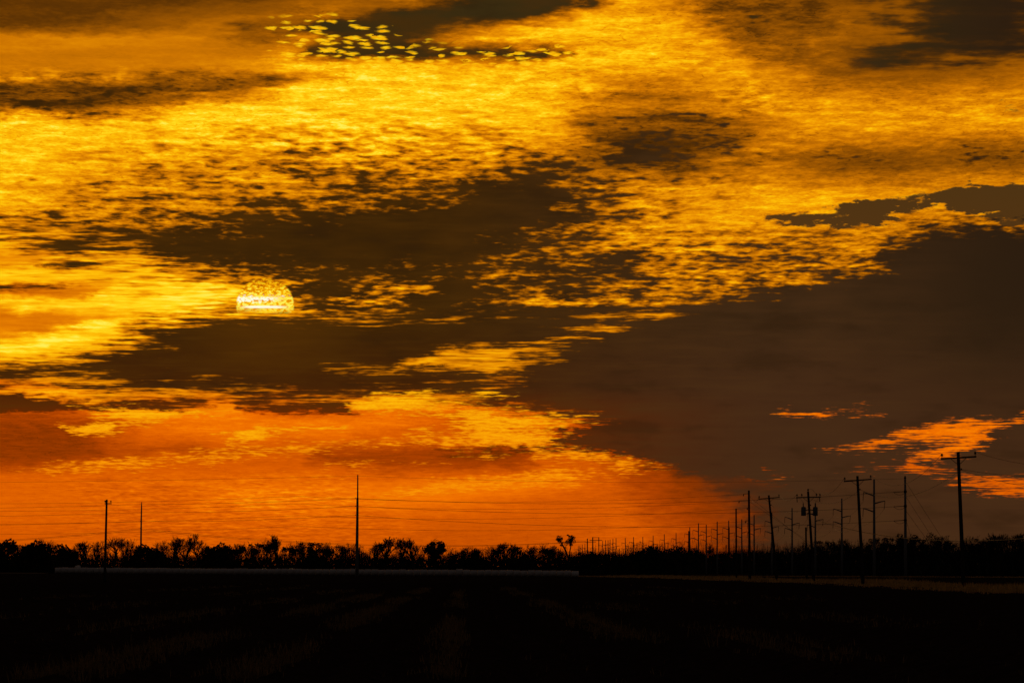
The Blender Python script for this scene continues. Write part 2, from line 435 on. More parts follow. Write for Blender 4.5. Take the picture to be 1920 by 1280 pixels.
# --- tones: from cloud shadow to sunlit cloud, yellow high up, orange low down
yel = [(0.0, srgb(48, 28, 5)), (0.2, srgb(94, 51, 4)), (0.4, srgb(158, 87, 2)), (0.55, srgb(204, 116, 2)),
       (0.7, srgb(240, 150, 3)), (0.82, srgb(255, 187, 7)), (0.92, srgb(255, 218, 28)), (1.0, srgb(255, 238, 84))]
ora = [(0.0, srgb(62, 23, 3)), (0.2, srgb(112, 42, 0)), (0.4, srgb(172, 64, 0)), (0.6, srgb(216, 90, 0)),
       (0.75, srgb(240, 112, 0)), (0.88, srgb(255, 146, 4)), (1.0, srgb(255, 186, 20))]

detail = mixf(strk, M('ADD', cent(n_puff, 1.0), cent(n_puff_b, 1.0)), M('ADD', cent(n_streak, 1.6), cent(n_puff, 0.5)))
t = M('MULTIPLY_ADD', detail, puff, tone)
# rolls of the sheet: soft ripples, and thin dark creases between some of them
ripple = M('MULTIPLY', cent(n_roll, 0.17), step(Y, 740.0, 860.0, True, 1.0, 0.35))
crease = M('MULTIPLY', step(M('ABSOLUTE', cent(n_roll, 1.0)), 0.045, 0.0), step(n_puff_b, 0.42, 0.66, True, 1.0, 0.0))
t = M('ADD', t, M('MULTIPLY', M('ADD', ripple, M('MULTIPLY', cent(n_fine, 0.13), step(Y, 740.0, 860.0, True, 1.0, 0.3))), M('SUBTRACT', 1.0, strk)))
t = M('SUBTRACT', t, M('MULTIPLY', crease, M('MULTIPLY', M('SUBTRACT', 1.0, strk), 0.13)))
aur = step(M('SQRT', M('ADD', M('POWER', M('DIVIDE', M('SUBTRACT', X, SUN_X), 330.0), 2.0), M('POWER', M('DIVIDE', M('SUBTRACT', Y, SUN_Y), 130.0), 2.0))), 1.0, 0.0)
t = M('MULTIPLY_ADD', aur, 0.12, t)
t = mixf(M('MULTIPLY', d_e, M('MULTIPLY_ADD', aur, -0.12, 1.0)), t, 0.03)
hue_t = M('ADD', step(M('ADD', Yw, cent(n_warp.outputs[2], 40.0)), 690.0, 810.0), hue, clamp=True)
sheet = mixc(hue_t, ramp(yel, t).outputs[0], ramp(ora, t).outputs[0])

# --- clear gaps, olive and edged hard
h_edge = M('MULTIPLY', step(M('ADD', hole, M('ADD', cent(n_puff, 0.26), cent(n_fine, 0.12))), 0.40, 0.58), step(hole, 0.1, 0.3))
sky_tex = nd('ShaderNodeTexSky', sky_type='NISHITA')
sky_tex.sun_disc = False
sky_tex.sun_elevation = SUN_EL
sky_tex.sun_rotation = SUN_AZ
gap = mixc(0.03, mixc(step(Y, 0, 900), srgb(60, 46, 18), srgb(84, 42, 14)), mixc(1.0, sky_tex.outputs[0], (0.02, 0.02, 0.02, 1), 'MULTIPLY'))
c1 = mixc(h_edge, sheet, gap)

# --- the sun's disc behind the thin cloud
dx = M('DIVIDE', M('SUBTRACT', X, SUN_X), 55.0)
dy = M('DIVIDE', M('SUBTRACT', Y, SUN_Y), 54.0)
rad = M('SQRT', M('ADD', M('MULTIPLY', dx, dx), M('MULTIPLY', dy, dy)))
disc = step(rad, 1.01, 0.94)
px = comb(M('MULTIPLY', X, 0.11), M('MULTIPLY', Y, 0.21))
n_disc = noise(px, 1.0, 3.0, 0.6)
st_ = comb(M('MULTIPLY', X, 0.014), M('MULTIPLY', Y, 0.15))
n_band = noise(st_, 1.0, 3.0, 0.6)
band1 = M('MULTIPLY', step(M('ABSOLUTE', M('SUBTRACT', Y, M('ADD', cent(n_disc, 13.0), 561.5))), 6.0, 1.5), step(M('ADD', X, cent(n_disc, 46.0)), 534.0, 498.0))
band2 = step(M('ABSOLUTE', M('SUBTRACT', Y, 576.0)), 3.6, 0.8)
band2 = M('MULTIPLY', band2, step(M('ABSOLUTE', M('SUBTRACT', X, 495.0)), 50.0, 20.0))
sun_t = M('ADD', step(n_disc, 0.30, 0.66, True, 0.42, 0.92), step(Y, 528.0, 565.0, False, -0.06, 0.24))
sun_c = mixc(M('MAXIMUM', band1, band2), ramp(yel, sun_t).outputs[0], srgb(255, 255, 225))
low = step(M('ADD', Y, cent(n_band, 7.0)), 590.0, 576.0)       # cut by the bank below
disc = M('MULTIPLY', disc, low)
glow = M('MULTIPLY', step(rad, 3.4, 0.3), step(M('ADD', Y, cent(n_streak, 30.0)), 560.0, 600.0))

# --- colour of the dark banks
far_right = step(X, 700.0, 1500.0)
bank = mixc(far_right, srgb(58, 34, 6), srgb(58, 37, 18))
bank = mixc(step(Y, 560.0, 760.0), bank, mixc(far_right, srgb(66, 32, 6), srgb(66, 40, 21)))
bank = mixc(M('MULTIPLY', step(Y, 720.0, 780.0), M('SUBTRACT', 1.0, far_right)), bank, srgb(98, 40, 4))
bank = mixc(M('MULTIPLY', cent(n_streak, 1.0), 0.6, clamp=True), bank, mixc(far_right, srgb(84, 50, 8), srgb(74, 46, 22)))
bank = mixc(step(Y, 190.0, 90.0), bank, srgb(56, 42, 16))
n_fold = noise(wide, 1.5, 3.0, 0.5)
bank = mixc(step(n_fold, 0.40, 0.75, True, 0.0, 0.38), bank, mixc(far_right, srgb(76, 44, 6), srgb(72, 45, 22)))
bank = mixc(step(n_fold, 0.48, 0.22, True, 0.0, 0.38), bank, srgb(40, 24, 9))
bank = mixc(M('MULTIPLY', glow, 0.4), bank, srgb(98, 56, 4))
bank = mixc(M('MULTIPLY', step(X, 1500.0, 1930.0), step(Y, 900.0, 520.0)), bank, srgb(44, 29, 15))
c2 = mixc(M('MULTIPLY', step(d_e, 0.5, 1.0), 0.98), c1, bank)
disc = M('MULTIPLY', disc, step(M('ADD', Y, cent(n_disc, 8.0)), 520.0, 548.0, True, 0.62, 0.97))
c2 = mixc(disc, c2, sun_c)

# --- separate sunlit clouds with crisp edges
l_n = mixf(strk, M('ADD', cent(n_puff, 0.55), cent(n_roll, 0.45)), M('ADD', M('ADD', cent(n_streak, 0.35), cent(n_thin, 0.80)), cent(n_puff, 0.40)))
l_s = M('MULTIPLY_ADD', l_n, step(Y, 100.0, 180.0, True, 1.7, 1.0), lit)
l_e = M('MULTIPLY', M('MULTIPLY', step(l_s, 0.32, 0.74), step(lit, 0.05, 0.25)), step(Y, 128.0, 150.0))
l_t = M('ADD', M('ADD', ltone, M('MINIMUM', M('MULTIPLY', M('SUBTRACT', l_s, 0.8), 0.22), 0.05)), cent(n_fine, 0.08))
hue_l = M('MAXIMUM', step(Y, 680.0, 960.0, True, 0.05, 0.85), step(X, 1330.0, 1500.0))
lit_c = mixc(hue_l, ramp(yel, l_t).outputs[0], ramp(ora, l_t).outputs[0])
c3 = mixc(l_e, c2, lit_c)

# --- small cumulus puffs drifting in the clear lane near the top
puffs = nd('ShaderNodeTexVoronoi', voronoi_dimensions='2D', feature='F1')
puffs.inputs['Scale'].default_value = 1.0
put(puffs.inputs['Vector'], comb(M('MULTIPLY', M('ADD', X, cent(n_soft, 14.0)), 0.034), M('MULTIPLY', M('ADD', Y, cent(n_soft, 5.0)), 0.125)))
p_col = nd('ShaderNodeSeparateColor')
put(p_col.inputs[0], puffs.outputs['Color'])
p_here = M('LESS_THAN', p_col.outputs[0], M('MULTIPLY', lit, 1.9))
p_size = M('MULTIPLY_ADD', p_col.outputs[1], 0.28, 0.16)
p_m = M('MULTIPLY', step(M('ADD', puffs.outputs['Distance'], cent(n_fine, 0.14)), M('ADD', p_size, 0.22), M('SUBTRACT', p_size, 0.14)), p_here)
p_m = M('MULTIPLY', M('MULTIPLY', p_m, step(Y, 150.0, 128.0)), step(lit, 0.12, 0.3))
c3 = mixc(M('MULTIPLY', p_m, 0.95), c3, ramp(yel, M('ADD', 0.83, cent(n_fine, 0.16))).outputs[0])

# --- away from this quarter of the sky: the same deck, dimming away from the sun
nrm = nd('ShaderNodeVectorMath', operation='DOT_PRODUCT')
put(nrm.inputs[0], tc.outputs['Generated'])
nrm.inputs[1].default_value = sun_dir
ang = M('MULTIPLY', M('ARCCOSINE', nrm.outputs['Value']), 57.29578)
far_t = M('ADD', M('MULTIPLY', M('EXPONENT', M('MULTIPLY', ang, -0.06)), 0.9), cent(noise(comb(M('MULTIPLY', azd, 0.1), M('MULTIPLY', eld, 0.3)), 1.0, 4.0), 0.25))
far_c = mixc(step(ang, 15.0, 70.0), ramp(yel, far_t).outputs[0], srgb(37, 31, 29))
far_c = mixc(0.15, far_c, mixc(1.0, sky_tex.outputs[0], (0.02, 0.02, 0.02, 1), 'MULTIPLY'))
away = M('MAXIMUM', step(M('ABSOLUTE', azd), 7.0, 24.0), step(eld, 7.0, 20.0))
final = mixc(away, c3, far_c)

bg = nd('ShaderNodeBackground')
put(bg.inputs['Color'], final)
bg.inputs['Strength'].default_value = 1.0
out = nd('ShaderNodeOutputWorld')
NT.links.new(bg.outputs[0], out.inputs['Surface'])

# ================================================================ helpers
random.seed(7)
rng = np.random.default_rng(11)


def sm(a, b, x):
    t = min(1.0, max(0.0, (x - a) / (b - a)))
    return t * t * (3 - 2 * t)


def ground_z(x, d):
    """flat bottom land with a slight swell at the far left edge of the field"""
    rise = min(1.35, max(0.0, 0.00607 * (18.0 - x)))
    return rise * sm(1350.0, 1750.0, d) * (1.0 - 0.4 * sm(2100, 3200, d))


def at(px, d, z=None):
    x = (px - 960.0) / F_PX * d
    return Vector((x, d, ground_z(x, d) if z is None else z))


def height_at(py, d):
    return CAM_H + (HORIZON - py) * d / F_PX


class MB:
    """collects shapes into one mesh"""
    def __init__(self):
        self.v, self.f = [], []

    def tube(self, p0, p1, r0, r1=None, n=6, cap=True):
        r1 = r0 if r1 is None else r1
        p0, p1 = Vector(p0), Vector(p1)
        ax = (p1 - p0)
        if ax.length < 1e-6:
            return self
        ax.normalize()
        s = ax.orthogonal().normalized()
        t = ax.cross(s)
        b = len(self.v)
        for p, r in ((p0, r0), (p1, r1)):
            for k in range(n):
                a = 2 * math.pi * k / n
                self.v.append(p + s * (r * math.cos(a)) + t * (r * math.sin(a)))
        for k in range(n):
            k2 = (k + 1) % n
            self.f.append((b + k, b + k2, b + n + k2, b + n + k))
        if cap:
            self.f.append(tuple(b + k for k in reversed(range(n))))
            self.f.append(tuple(b + n + k for k in range(n)))
        return self

    def path(self, pts, r, n=5):
        """one tube along a polyline"""
        pts = [Vector(p) for p in pts]
        rs = r if isinstance(r, (list, tuple)) else [r] * len(pts)
        b = len(self.v)
        for i, p in enumerate(pts):
            ax = (pts[min(i + 1, len(pts) - 1)] - pts[max(i - 1, 0)]).normalized()
            ref = Vector((0, 0, 1)) if abs(ax.z) < 0.9 else Vector((1, 0, 0))
            s = ax.cross(ref).normalized()
            t = ax.cross(s)
            for k in range(n):
                a = 2 * math.pi * k / n
                self.v.append(p + s * (rs[i] * math.cos(a)) + t * (rs[i] * math.sin(a)))
        for i in range(len(pts) - 1):
            for k in range(n):
                k2 = (k + 1) % n
                self.f.append((b + i * n + k, b + i * n + k2, b + (i + 1) * n + k2, b + (i + 1) * n + k))
        self.f.append(tuple(b + k for k in reversed(range(n))))
        e = b + (len(pts) - 1) * n
        self.f.append(tuple(e + k for k in range(n)))
        return self

    def lathe(self, p, prof, n=10, axis='Z'):
        """turned shape: prof is a list of (radius, distance along the axis)"""
        b = len(self.v)
        p = Vector(p)
        for r, h in prof:
            for k in range(n):
                a = 2 * math.pi * k / n
                c, s = r * math.cos(a), r * math.sin(a)
                self.v.append(p + (Vector((c, s, h)) if axis == 'Z' else Vector((h, c, s))))
        for i in range(len(prof) - 1):
            for k in range(n):
                k2 = (k + 1) % n
                self.f.append((b + i * n + k, b + i * n + k2, b + (i + 1) * n + k2, b + (i + 1) * n + k))
        self.f.append(tuple(b + k for k in reversed(range(n))))
        e = b + (len(prof) - 1) * n
        self.f.append(tuple(e + k for k in range(n)))
        return self

    def beam(self, p0, p1, w, h):
        """square timber from p0 to p1"""
        p0, p1 = Vector(p0), Vector(p1)
        ax = (p1 - p0).normalized()
        ref = Vector((0, 0, 1)) if abs(ax.z) < 0.9 else Vector((0, 1, 0))
        s = ax.cross(ref).normalized() * (w / 2)
        t = s.cross(ax).normalized() * (h / 2)
        b = len(self.v)
        for p in (p0, p1):
            for a, c in ((-1, -1), (1, -1), (1, 1), (-1, 1)):
                self.v.append(p + s * a + t * c)
        self.f += [(b, b + 1, b + 2, b + 3), (b + 7, b + 6, b + 5, b + 4)]
        for k in range(4):
            k2 = (k + 1) % 4
            self.f.append((b + k2, b + k, b + 4 + k, b + 4 + k2))
        return self

    def mesh(self, name, mat, smooth=False):
        me = bpy.data.meshes.new(name)
        me.from_pydata([tuple(v) for v in self.v], [], self.f)
        me.materials.append(mat)
        if smooth:
            me.polygons.foreach_set('use_smooth', [True] * len(me.polygons))
        me.update()
        return me

    def build(self, name, mat, parent=None, smooth=False):
        o = bpy.data.objects.new(name, self.mesh(name, mat, smooth))
        C.objects.link(o)
        if parent is not None:
            o.parent = parent
        return o


def thing(name, label, cat, loc=(0, 0, 0), group=None, rz=0.0):
    o = bpy.data.objects.new(name, None)
    C.objects.link(o)
    o.location = loc
    o.rotation_euler = (0, 0, rz)
    o.empty_display_size = 0.5
    return tag(o, label, cat, group)


def tag(o, label=None, cat=None, group=None, kind=None):
    if label:
        o['label'] = label
    if cat:
        o['category'] = cat
    if group:
        o['group'] = group
    if kind:
        o['kind'] = kind
    return o


def copy_tree(o, parent=None):
    c = o.copy()
    C.objects.link(c)
    if parent is not None:
        c.parent = parent
    for ch in list(o.children):
        copy_tree(ch, c)
    return c


def material(name, c1, c2, scale=4.0, rough=0.8, bump=0.2, stretch=(1, 1, 1), metal=0.0, trans=0.0, spec=0.5):
    m = bpy.data.materials.new(name)
    m.use_nodes = True
    nt = m.node_tree
    N, L = nt.nodes, nt.links
    b = N['Principled BSDF']
    tcn = N.new('ShaderNodeTexCoord')
    mp = N.new('ShaderNodeMapping')
    mp.inputs['Scale'].default_value = stretch
    L.new(tcn.outputs['Object'], mp.inputs['Vector'])
    nz = N.new('ShaderNodeTexNoise')
    nz.inputs['Scale'].default_value = scale
    nz.inputs['Detail'].default_value = 5.0
    nz.inputs['Roughness'].default_value = 0.6
    L.new(mp.outputs[0], nz.inputs['Vector'])
    cr = N.new('ShaderNodeValToRGB')
    cr.color_ramp.elements[0].position = 0.32
    cr.color_ramp.elements[0].color = (*c1, 1)
    cr.color_ramp.elements[1].position = 0.7
    cr.color_ramp.elements[1].color = (*c2, 1)
    L.new(nz.outputs['Fac'], cr.inputs['Fac'])
    L.new(cr.outputs[0], b.inputs['Base Color'])
    b.inputs['Roughness'].default_value = rough
    b.inputs['Metallic'].default_value = metal
    b.inputs['Specular IOR Level'].default_value = spec
    if bump:
        bp = N.new('ShaderNodeBump')
        bp.inputs['Strength'].default_value = bump
        bp.inputs['Distance'].default_value = 0.02
        L.new(nz.outputs['Fac'], bp.inputs['Height'])
        L.new(bp.outputs[0], b.inputs['Normal'])
    if trans:
        tr = N.new('ShaderNodeBsdfTranslucent')
        L.new(cr.outputs[0], tr.inputs['Color'])
        mx = N.new('ShaderNodeMixShader')
        mx.inputs[0].default_value = trans
        L.new(b.outputs[0], mx.inputs[1])
        L.new(tr.outputs[0], mx.inputs[2])
        L.new(mx.outputs[0], N['Material Output'].inputs['Surface'])
    return m


SOIL = material('soil', (0.022, 0.015, 0.010), (0.055, 0.038, 0.026), 0.9, 0.95, 0.4, spec=0.0)
CLOD = material('ploughed_soil', (0.018, 0.012, 0.008), (0.050, 0.034, 0.022), 3.0, 0.95, 0.6, spec=0.0)
TRACK = material('pale_dirt', (0.22, 0.16, 0.11), (0.38, 0.29, 0.20), 0.6, 0.95, 0.2, spec=0.0)
VERGE = material('dry_turf', (0.025, 0.018, 0.009), (0.07, 0.05, 0.023), 0.12, 0.95, 0.3, spec=0.0)
STRAW = material('dry_grass', (0.19, 0.135, 0.055), (0.46, 0.34, 0.15), 0.25, 0.8, 0.0, trans=0.55, spec=0.0)
WEED = material('dry_weed', (0.075, 0.053, 0.027), (0.21, 0.15, 0.075), 2.0, 0.85, 0.0, trans=0.3, spec=0.0)
WOOD = material('weathered_pole_wood', (0.035, 0.024, 0.016), (0.085, 0.06, 0.042), 3.0, 0.85, 0.4, (6, 6, 0.6), spec=0.0)
ARMW = material('crossarm_wood', (0.04, 0.028, 0.018), (0.09, 0.065, 0.045), 5.0, 0.85, 0.3, spec=0.0)
STEEL = material('galvanised_steel', (0.20, 0.185, 0.175), (0.30, 0.28, 0.265), 0.8, 0.7, 0.05, (3, 3, 0.4), spec=0.15)
IRON = material('dark_hardware', (0.03, 0.03, 0.03), (0.07, 0.065, 0.06), 8.0, 0.5, 0.1, metal=0.6)
CERAM = material('brown_porcelain', (0.04, 0.022, 0.016), (0.075, 0.045, 0.035), 9.0, 0.25, 0.0)
TANK = material('grey_tank_paint', (0.09, 0.09, 0.09), (0.14, 0.14, 0.135), 6.0, 0.5, 0.05)
WIRE = material('aluminium_wire', (0.05, 0.045, 0.04), (0.09, 0.08, 0.075), 2.0, 0.6, 0.0, metal=0.4)
WRAP = material('white_bale_wrap', (0.52, 0.47, 0.45), (0.74, 0.69, 0.66), 1.3, 0.45, 0.5, (1, 3, 3))
WRAP_END = material('clean_bale_end', (0.72, 0.68, 0.66), (0.82, 0.80, 0.78), 2.0, 0.45, 0.4)
BARK = material('bark', (0.028, 0.020, 0.014), (0.07, 0.052, 0.038), 3.0, 0.9, 0.5, (3, 3, 0.7), spec=0.0)
TWIG = material('twigs', (0.035, 0.024, 0.016), (0.075, 0.052, 0.036), 1.5, 0.9, 0.0, spec=0.0)
LEAF = material('evergreen_leaves', (0.020, 0.026, 0.010), (0.055, 0.062, 0.022), 0.9, 0.7, 0.0, trans=0.12, spec=0.0)
LEAF_B = material('browned_leaves', (0.045, 0.030, 0.013), (0.10, 0.065, 0.028), 0.9, 0.8, 0.0, trans=0.12, spec=0.0)
BRUSH = material('brush_leaves', (0.028, 0.022, 0.012), (0.065, 0.048, 0.026), 0.4, 0.9, 0.0, spec=0.0)

# ================================================================ ground
# one sheet from behind the camera to the horizon
xs = sorted(set([-26000, -12000, -5000, -2000, -900, -500] + list(range(-320, 321, 20)) + [500, 900, 2000, 5000, 12000, 26000]))
ys_ = sorted(set([-9000, -3000, -800, -200, 0, 100, 300, 700, 1100, 1300] + list(range(1350, 2200, 30)) + [2400, 2700, 3000, 3300, 4000, 6000, 10000, 18000, 30000]))
g = MB()
for y in ys_:
    for x in xs:
        g.v.append((x, y, ground_z(x, y) if abs(x) < 3000 else ground_z(math.copysign(3000, x), y)))
nx = len(xs)
for j in range(len(ys_) - 1):
    for i in range(nx - 1):
        a = j * nx + i
        g.f.append((a, a + 1, a + nx + 1, a + nx))
tag(g.build('ground', SOIL, smooth=True), kind='structure')

# ploughed field: rows run away towards photo column 870
ROW_AZ = (870.0 - 960.0) / F_PX
ru = Vector((math.sin(ROW_AZ), math.cos(ROW_AZ), 0))
rv = Vector((math.cos(ROW_AZ), -math.sin(ROW_AZ), 0))


def row_point(s, l, z=0.0):
    p = ru * l + rv * s
    p.z = z
    return p


ridge = MB()
ss = np.arange(-72.0, 72.01, 0.25)
ll = np.geomspace(55.0, 900.0, 190)
jit = rng.normal(0, 1, (len(ll), len(ss)))
for j, l in enumerate(ll):
    for i, s in enumerate(ss):
        ph = (s % 1.0)
        prof = (0.02, 0.13, 0.17, 0.10)[int(round(ph * 4)) % 4]
        fade = 1.0 - sm(760, 890, l)
        z = 0.012 + max(0.0, (prof + 0.022 * jit[j, i])) * fade
        edge = min(1.0, (72.0 - abs(s)) / 1.5)
        ridge.v.append(row_point(s + 0.04 * jit[j, (i * 7) % len(ss)], l, z * edge + 0.006))
n_s = len(ss)
for j in range(len(ll) - 1):
    for i in range(n_s - 1):
        a = j * n_s + i
        ridge.f.append((a, a + 1, a + n_s + 1, a + n_s))
tag(ridge.build('ploughed_field', CLOD, smooth=False), kind='structure')


def blades(mb, p, h, n, spread, lean=0.35, wid=0.02):
    for _ in range(n):
        a = random.uniform(0, 6.283)
        b = Vector((p.x + random.gauss(0, spread), p.y + random.gauss(0, spread), p.z))
        hh = h * random.uniform(0.5, 1.2)
        tip = b + Vector((math.cos(a) * lean * hh, math.sin(a) * lean * hh, hh))
        mid = b + (tip - b) * 0.55 + Vector((0, 0, 0.10 * hh))
        s = Vector((-math.sin(a), math.cos(a), 0)) * wid
        k = len(mb.v)
        mb.v += [b - s, b + s, mid + s * 0.7, mid - s * 0.7, tip]
        mb.f += [(k, k + 1, k + 2, k + 3), (k + 3, k + 2, k + 4)]


# dead weeds standing in a few of the rows
weeds = MB()
for s0, dens, w_, l0, l1 in ((-5.6, 1.6, 0.32, 85, 420), (-3.1, 1.8, 0.28, 85, 520), (-0.35, 1.0, 0.16, 85, 480),
                             (3.6, 1.3, 0.30, 85, 560), (6.2, 0.4, 0.5, 100, 300), (-9.0, 0.7, 0.6, 120, 500),
                             (-14.5, 0.45, 0.8, 160, 650), (-22.0, 0.4, 0.9, 250, 700), (11.5, 0.3, 0.8, 160, 500), (17.0, 0.3, 0.9, 250, 650)):
    n = int(900 * dens)
    for _ in range(n):
        l = l0 * (l1 / l0) ** random.random()
        patch = math.sin(l * 0.055 + s0 * 3.1) + 0.7 * math.sin(l * 0.021 + s0)
        if patch + random.gauss(0, 0.4) < -0.1:
            continue
        p = row_point(s0 + random.gauss(0, w_), l, 0.10)
        blades(weeds, p, random.uniform(0.10, 0.26), 5, 0.08, 0.5, 0.008 + 0.00003 * l)
for _ in range(600):                               # odd stalks anywhere
    l = 80 * (8.0 ** random.random())
    p = row_point(random.uniform(-0.11, 0.11) * l, l, 0.10)
    blades(weeds, p, random.uniform(0.06, 0.16), 2, 0.05, 0.7, 0.006)
tag(weeds.build('dead_weeds', WEED), kind='stuff')

# --- grass verges on the right, along the pole lines
def strip(name, path, half, mat, crown=0.12, nsub=6):
    """low turf bank along a line of (photo column, depth) points"""
    mb = MB()
    pts = []
    for (x0, d0), (x1, d1) in zip(path[:-1], path[1:]):
        for k in range(nsub):
            t = k / nsub
            d = d0 + (d1 - d0) * t
            pts.append(at(x0 + (x1 - x0) * t, d))
    pts.append(at(*path[-1]))
    hs = half if isinstance(half, (list, tuple)) else [half] * len(pts)
    prof = ((-1.0, 0.006), (-0.6, 0.7), (0.0, 1.0), (0.6, 0.7), (1.0, 0.006))
    for i, p in enumerate(pts):
        tdir = (pts[min(i + 1, len(pts) - 1)] - pts[max(i - 1, 0)])
        tdir.z = 0
        tdir.normalize()
        nrm_ = Vector((tdir.y, -tdir.x, 0))
        for a, c in prof:
            hgt = c * crown if c > 0.01 else 0.006
            mb.v.append(p + nrm_ * (a * half) + Vector((0, 0, hgt * (0.85 + 0.3 * random.random()))))
    for i in range(len(pts) - 1):
        for k in range(4):
            a = i * 5 + k
            mb.f.append((a, a + 1, a + 6, a + 5))
    return tag(mb.build(name, mat, smooth=True), kind='structure'), pts


verge_path = [(2080, 395), (1920, 470), (1800, 540), (1700, 640), (1600, 760), (1500, 900), (1400, 1060), (1310, 1280), (1230, 1500), (1150, 1680)]
_, vpts = strip('grass_verge', verge_path, 7.0, VERGE, 0.22)
_, fpts = strip('far_verge', [(1960, 1480), (1700, 1600), (1500, 1690), (1300, 1790), (1085, 1830)], 6.0, VERGE, 0.10)
strip('dirt_track', [(1095, 1745), (1200, 1700), (1320, 1640), (1420, 1560)], 3.0, TRACK, 0.05)
strip('field_road', [(-160, 1870), (-20, 1865), (60, 1860), (93, 1858)], 4.0, TRACK, 0.14)

grass = MB()
for i in range(len(vpts) - 1):
    a, b = vpts[i], vpts[i + 1]
    for _ in range(330):
        t = random.random()
        p = a.lerp(b, t)
        u_ = random.gauss(0, 3.0)
        tdir = (b - a).normalized()
        p = p + Vector((tdir.y, -tdir.x, 0)) * max(-7.5, min(7.5, u_))
        wave = math.sin(p.y * 0.045) + 0.6 * math.sin(p.y * 0.017 + 1.0)
        h = (0.36 + 0.16 * wave) * random.uniform(0.6, 1.25)
        if h < 0.16 or random.random() < 0.45 * (1 + math.sin(p.y * 0.031 + p.x * 0.3)) * 0.8:
            continue
        p.z = 0.08
        blades(grass, p, h, 6, 0.22, 0.45, 0.012 + p.y * 0.000022)
for i in range(len(fpts) - 1):
    a, b = fpts[i], fpts[i + 1]
    for _ in range(90):
        p = a.lerp(b, random.random()) + Vector((0, random.gauss(0, 3.0), 0.04))
        blades(grass, p, random.uniform(0.15, 0.4), 5, 0.3, 0.45, 0.04)
tag(grass.build('dry_grass', STRAW), kind='stuff')

# ================================================================ bales
BALE_D = 1742.0
prof_b = [(0.30, 0.0), (0.70, 0.015), (0.86, 0.06), (0.905, 0.16), (0.91, 0.55), (0.905, 1.0), (0.91, 1.45), (0.905, 1.82), (0.86, 1.92), (0.70, 1.965), (0.30, 1.98)]


def bale_mesh(name, mat, seed):
    r = random.Random(seed)
    mb = MB()
    mb.lathe((0, 0, 0.90), [(rad_ * (1 + r.uniform(-0.012, 0.012)), h) for rad_, h in prof_b], 18, 'X')
    out_v = []
    for v in mb.v:                                      # sags a little where it lies
        z = v.z if v.z > 0.10 else 0.10 + (v.z - 0.10) * 0.45
        bulge = 1.0 + 0.035 * max(0.0, 1.0 - abs(z - 0.6))
        out_v.append(Vector((v.x, v.y * bulge, z - 0.04)))
    mb.v = out_v
    return mb.mesh(name, mat, True)


bale_meshes = [bale_mesh('bale', WRAP, k) for k in range(5)]
x_left, x_right = (95 - 960) / F_PX * (BALE_D + 110), (1085 - 960) / F_PX * BALE_D
n_bales = int((x_right - x_left) / 2.0)
ordn = ['first', 'second', 'third', 'fourth', 'fifth', 'sixth', 'seventh', 'eighth', 'ninth', 'tenth', 'eleventh', 'twelfth', 'thirteenth',
        'fourteenth', 'fifteenth', 'sixteenth', 'seventeenth', 'eighteenth', 'nineteenth', 'twentieth', 'twenty-first', 'twenty-second',
        'twenty-third', 'twenty-fourth', 'twenty-fifth', 'twenty-sixth', 'twenty-seventh', 'twenty-eighth']
BALE_REFS = ((96, 'the left end bale'), (198, 'the leftmost wooden pole'), (265, 'the slim plain pole'), (669.6, 'the lone tall pole'), (868, 'the taller bale'), (1078, 'the bright right end bale'))
used_bales = set()
for k in range(n_bales):
    t = k / (n_bales - 1.0)
    x = x_right - 1.98 - k * 2.0
    d = BALE_D + 110 * t
    o = bpy.data.objects.new('wrapped_bale', bale_meshes[(k * 3 + k // 7) % 5])
    C.objects.link(o)
    sc = random.uniform(0.95, 1.04)
    px = 960 + (x + 1) / d * F_PX
    ref = min(((abs(px - m_), m_, nm_) for m_, nm_ in BALE_REFS), key=lambda q_: q_[0])
    steps = max(1, int(round(abs(px - ref[1]) / 13.6)))
    key = (ref[2], px > ref[1], steps)
    while key in used_bales:
        key = (key[0], key[1], key[2] + 1)
    used_bales.add(key)
    lab = 'dull wrapped bale in the row, %s %s of %s' % (ordn[key[2] - 1], 'right' if key[1] else 'left', key[0].replace('REF', ''))
    if k == 0:
        o.data = bale_mesh('bale', WRAP_END, 40)
        sc = 0.93
        lab = 'brighter white bale closing the right end of the long bale row'
    elif k == 1:
        lab = 'wrapped bale second from the bright right end of the bale row'
    elif k == n_bales - 1:
        lab = 'white wrapped bale at the left end of the row beside the pale road'
    elif abs(px - 868) < 6.8:
        sc = 1.13
        lab = 'white bale standing slightly taller than the row around it near mid field'
    elif abs(px - 669) < 6.8:
        lab = 'wrapped bale directly behind the tall lone steel pole'
    elif abs(px - 198) < 6.2:
        lab = 'wrapped bale directly behind the leftmost wooden utility pole'
    o.location = (x, d, ground_z(x, d) - 0.02)
    o.scale = (1.0, sc, sc)
    o.rotation_euler = (random.uniform(-3, 3), 0, -math.atan2(110.0, x_right - x_left) * 0 + random.uniform(-0.03, 0.03))
    o.rotation_euler[0] = random.uniform(-0.06, 0.06)
    tag(o, lab, 'bale', 'white bales in a long row')
o = bpy.data.objects.new('wrapped_bale', bale_meshes[2])
C.objects.link(o)
p = at(147, 1862)
o.location = (p.x - 0.7, p.y, p.z + 0.62)
o.scale = (0.72, 0.95, 0.95)
o.rotation_euler = (0.1, -0.12, 0.5)
o.data = bale_mesh('bale', WRAP_END, 41)
tag(o, 'pale bale heaped up behind the row and showing over its top at left', 'bale', 'white bales in a long row')

# ================================================================ poles
WIRE_R = 0.035


def pole_frame(xt, yt, xb, d):
    """base and top of a pole from its photo columns, top row and distance"""
    base = at(xb, d)
    # the pole's foot is hidden for some; lean is taken from the visible shaft
    top = Vector(((xt - 960.0) / F_PX * d, d, height_at(yt, d)))
    return base, top


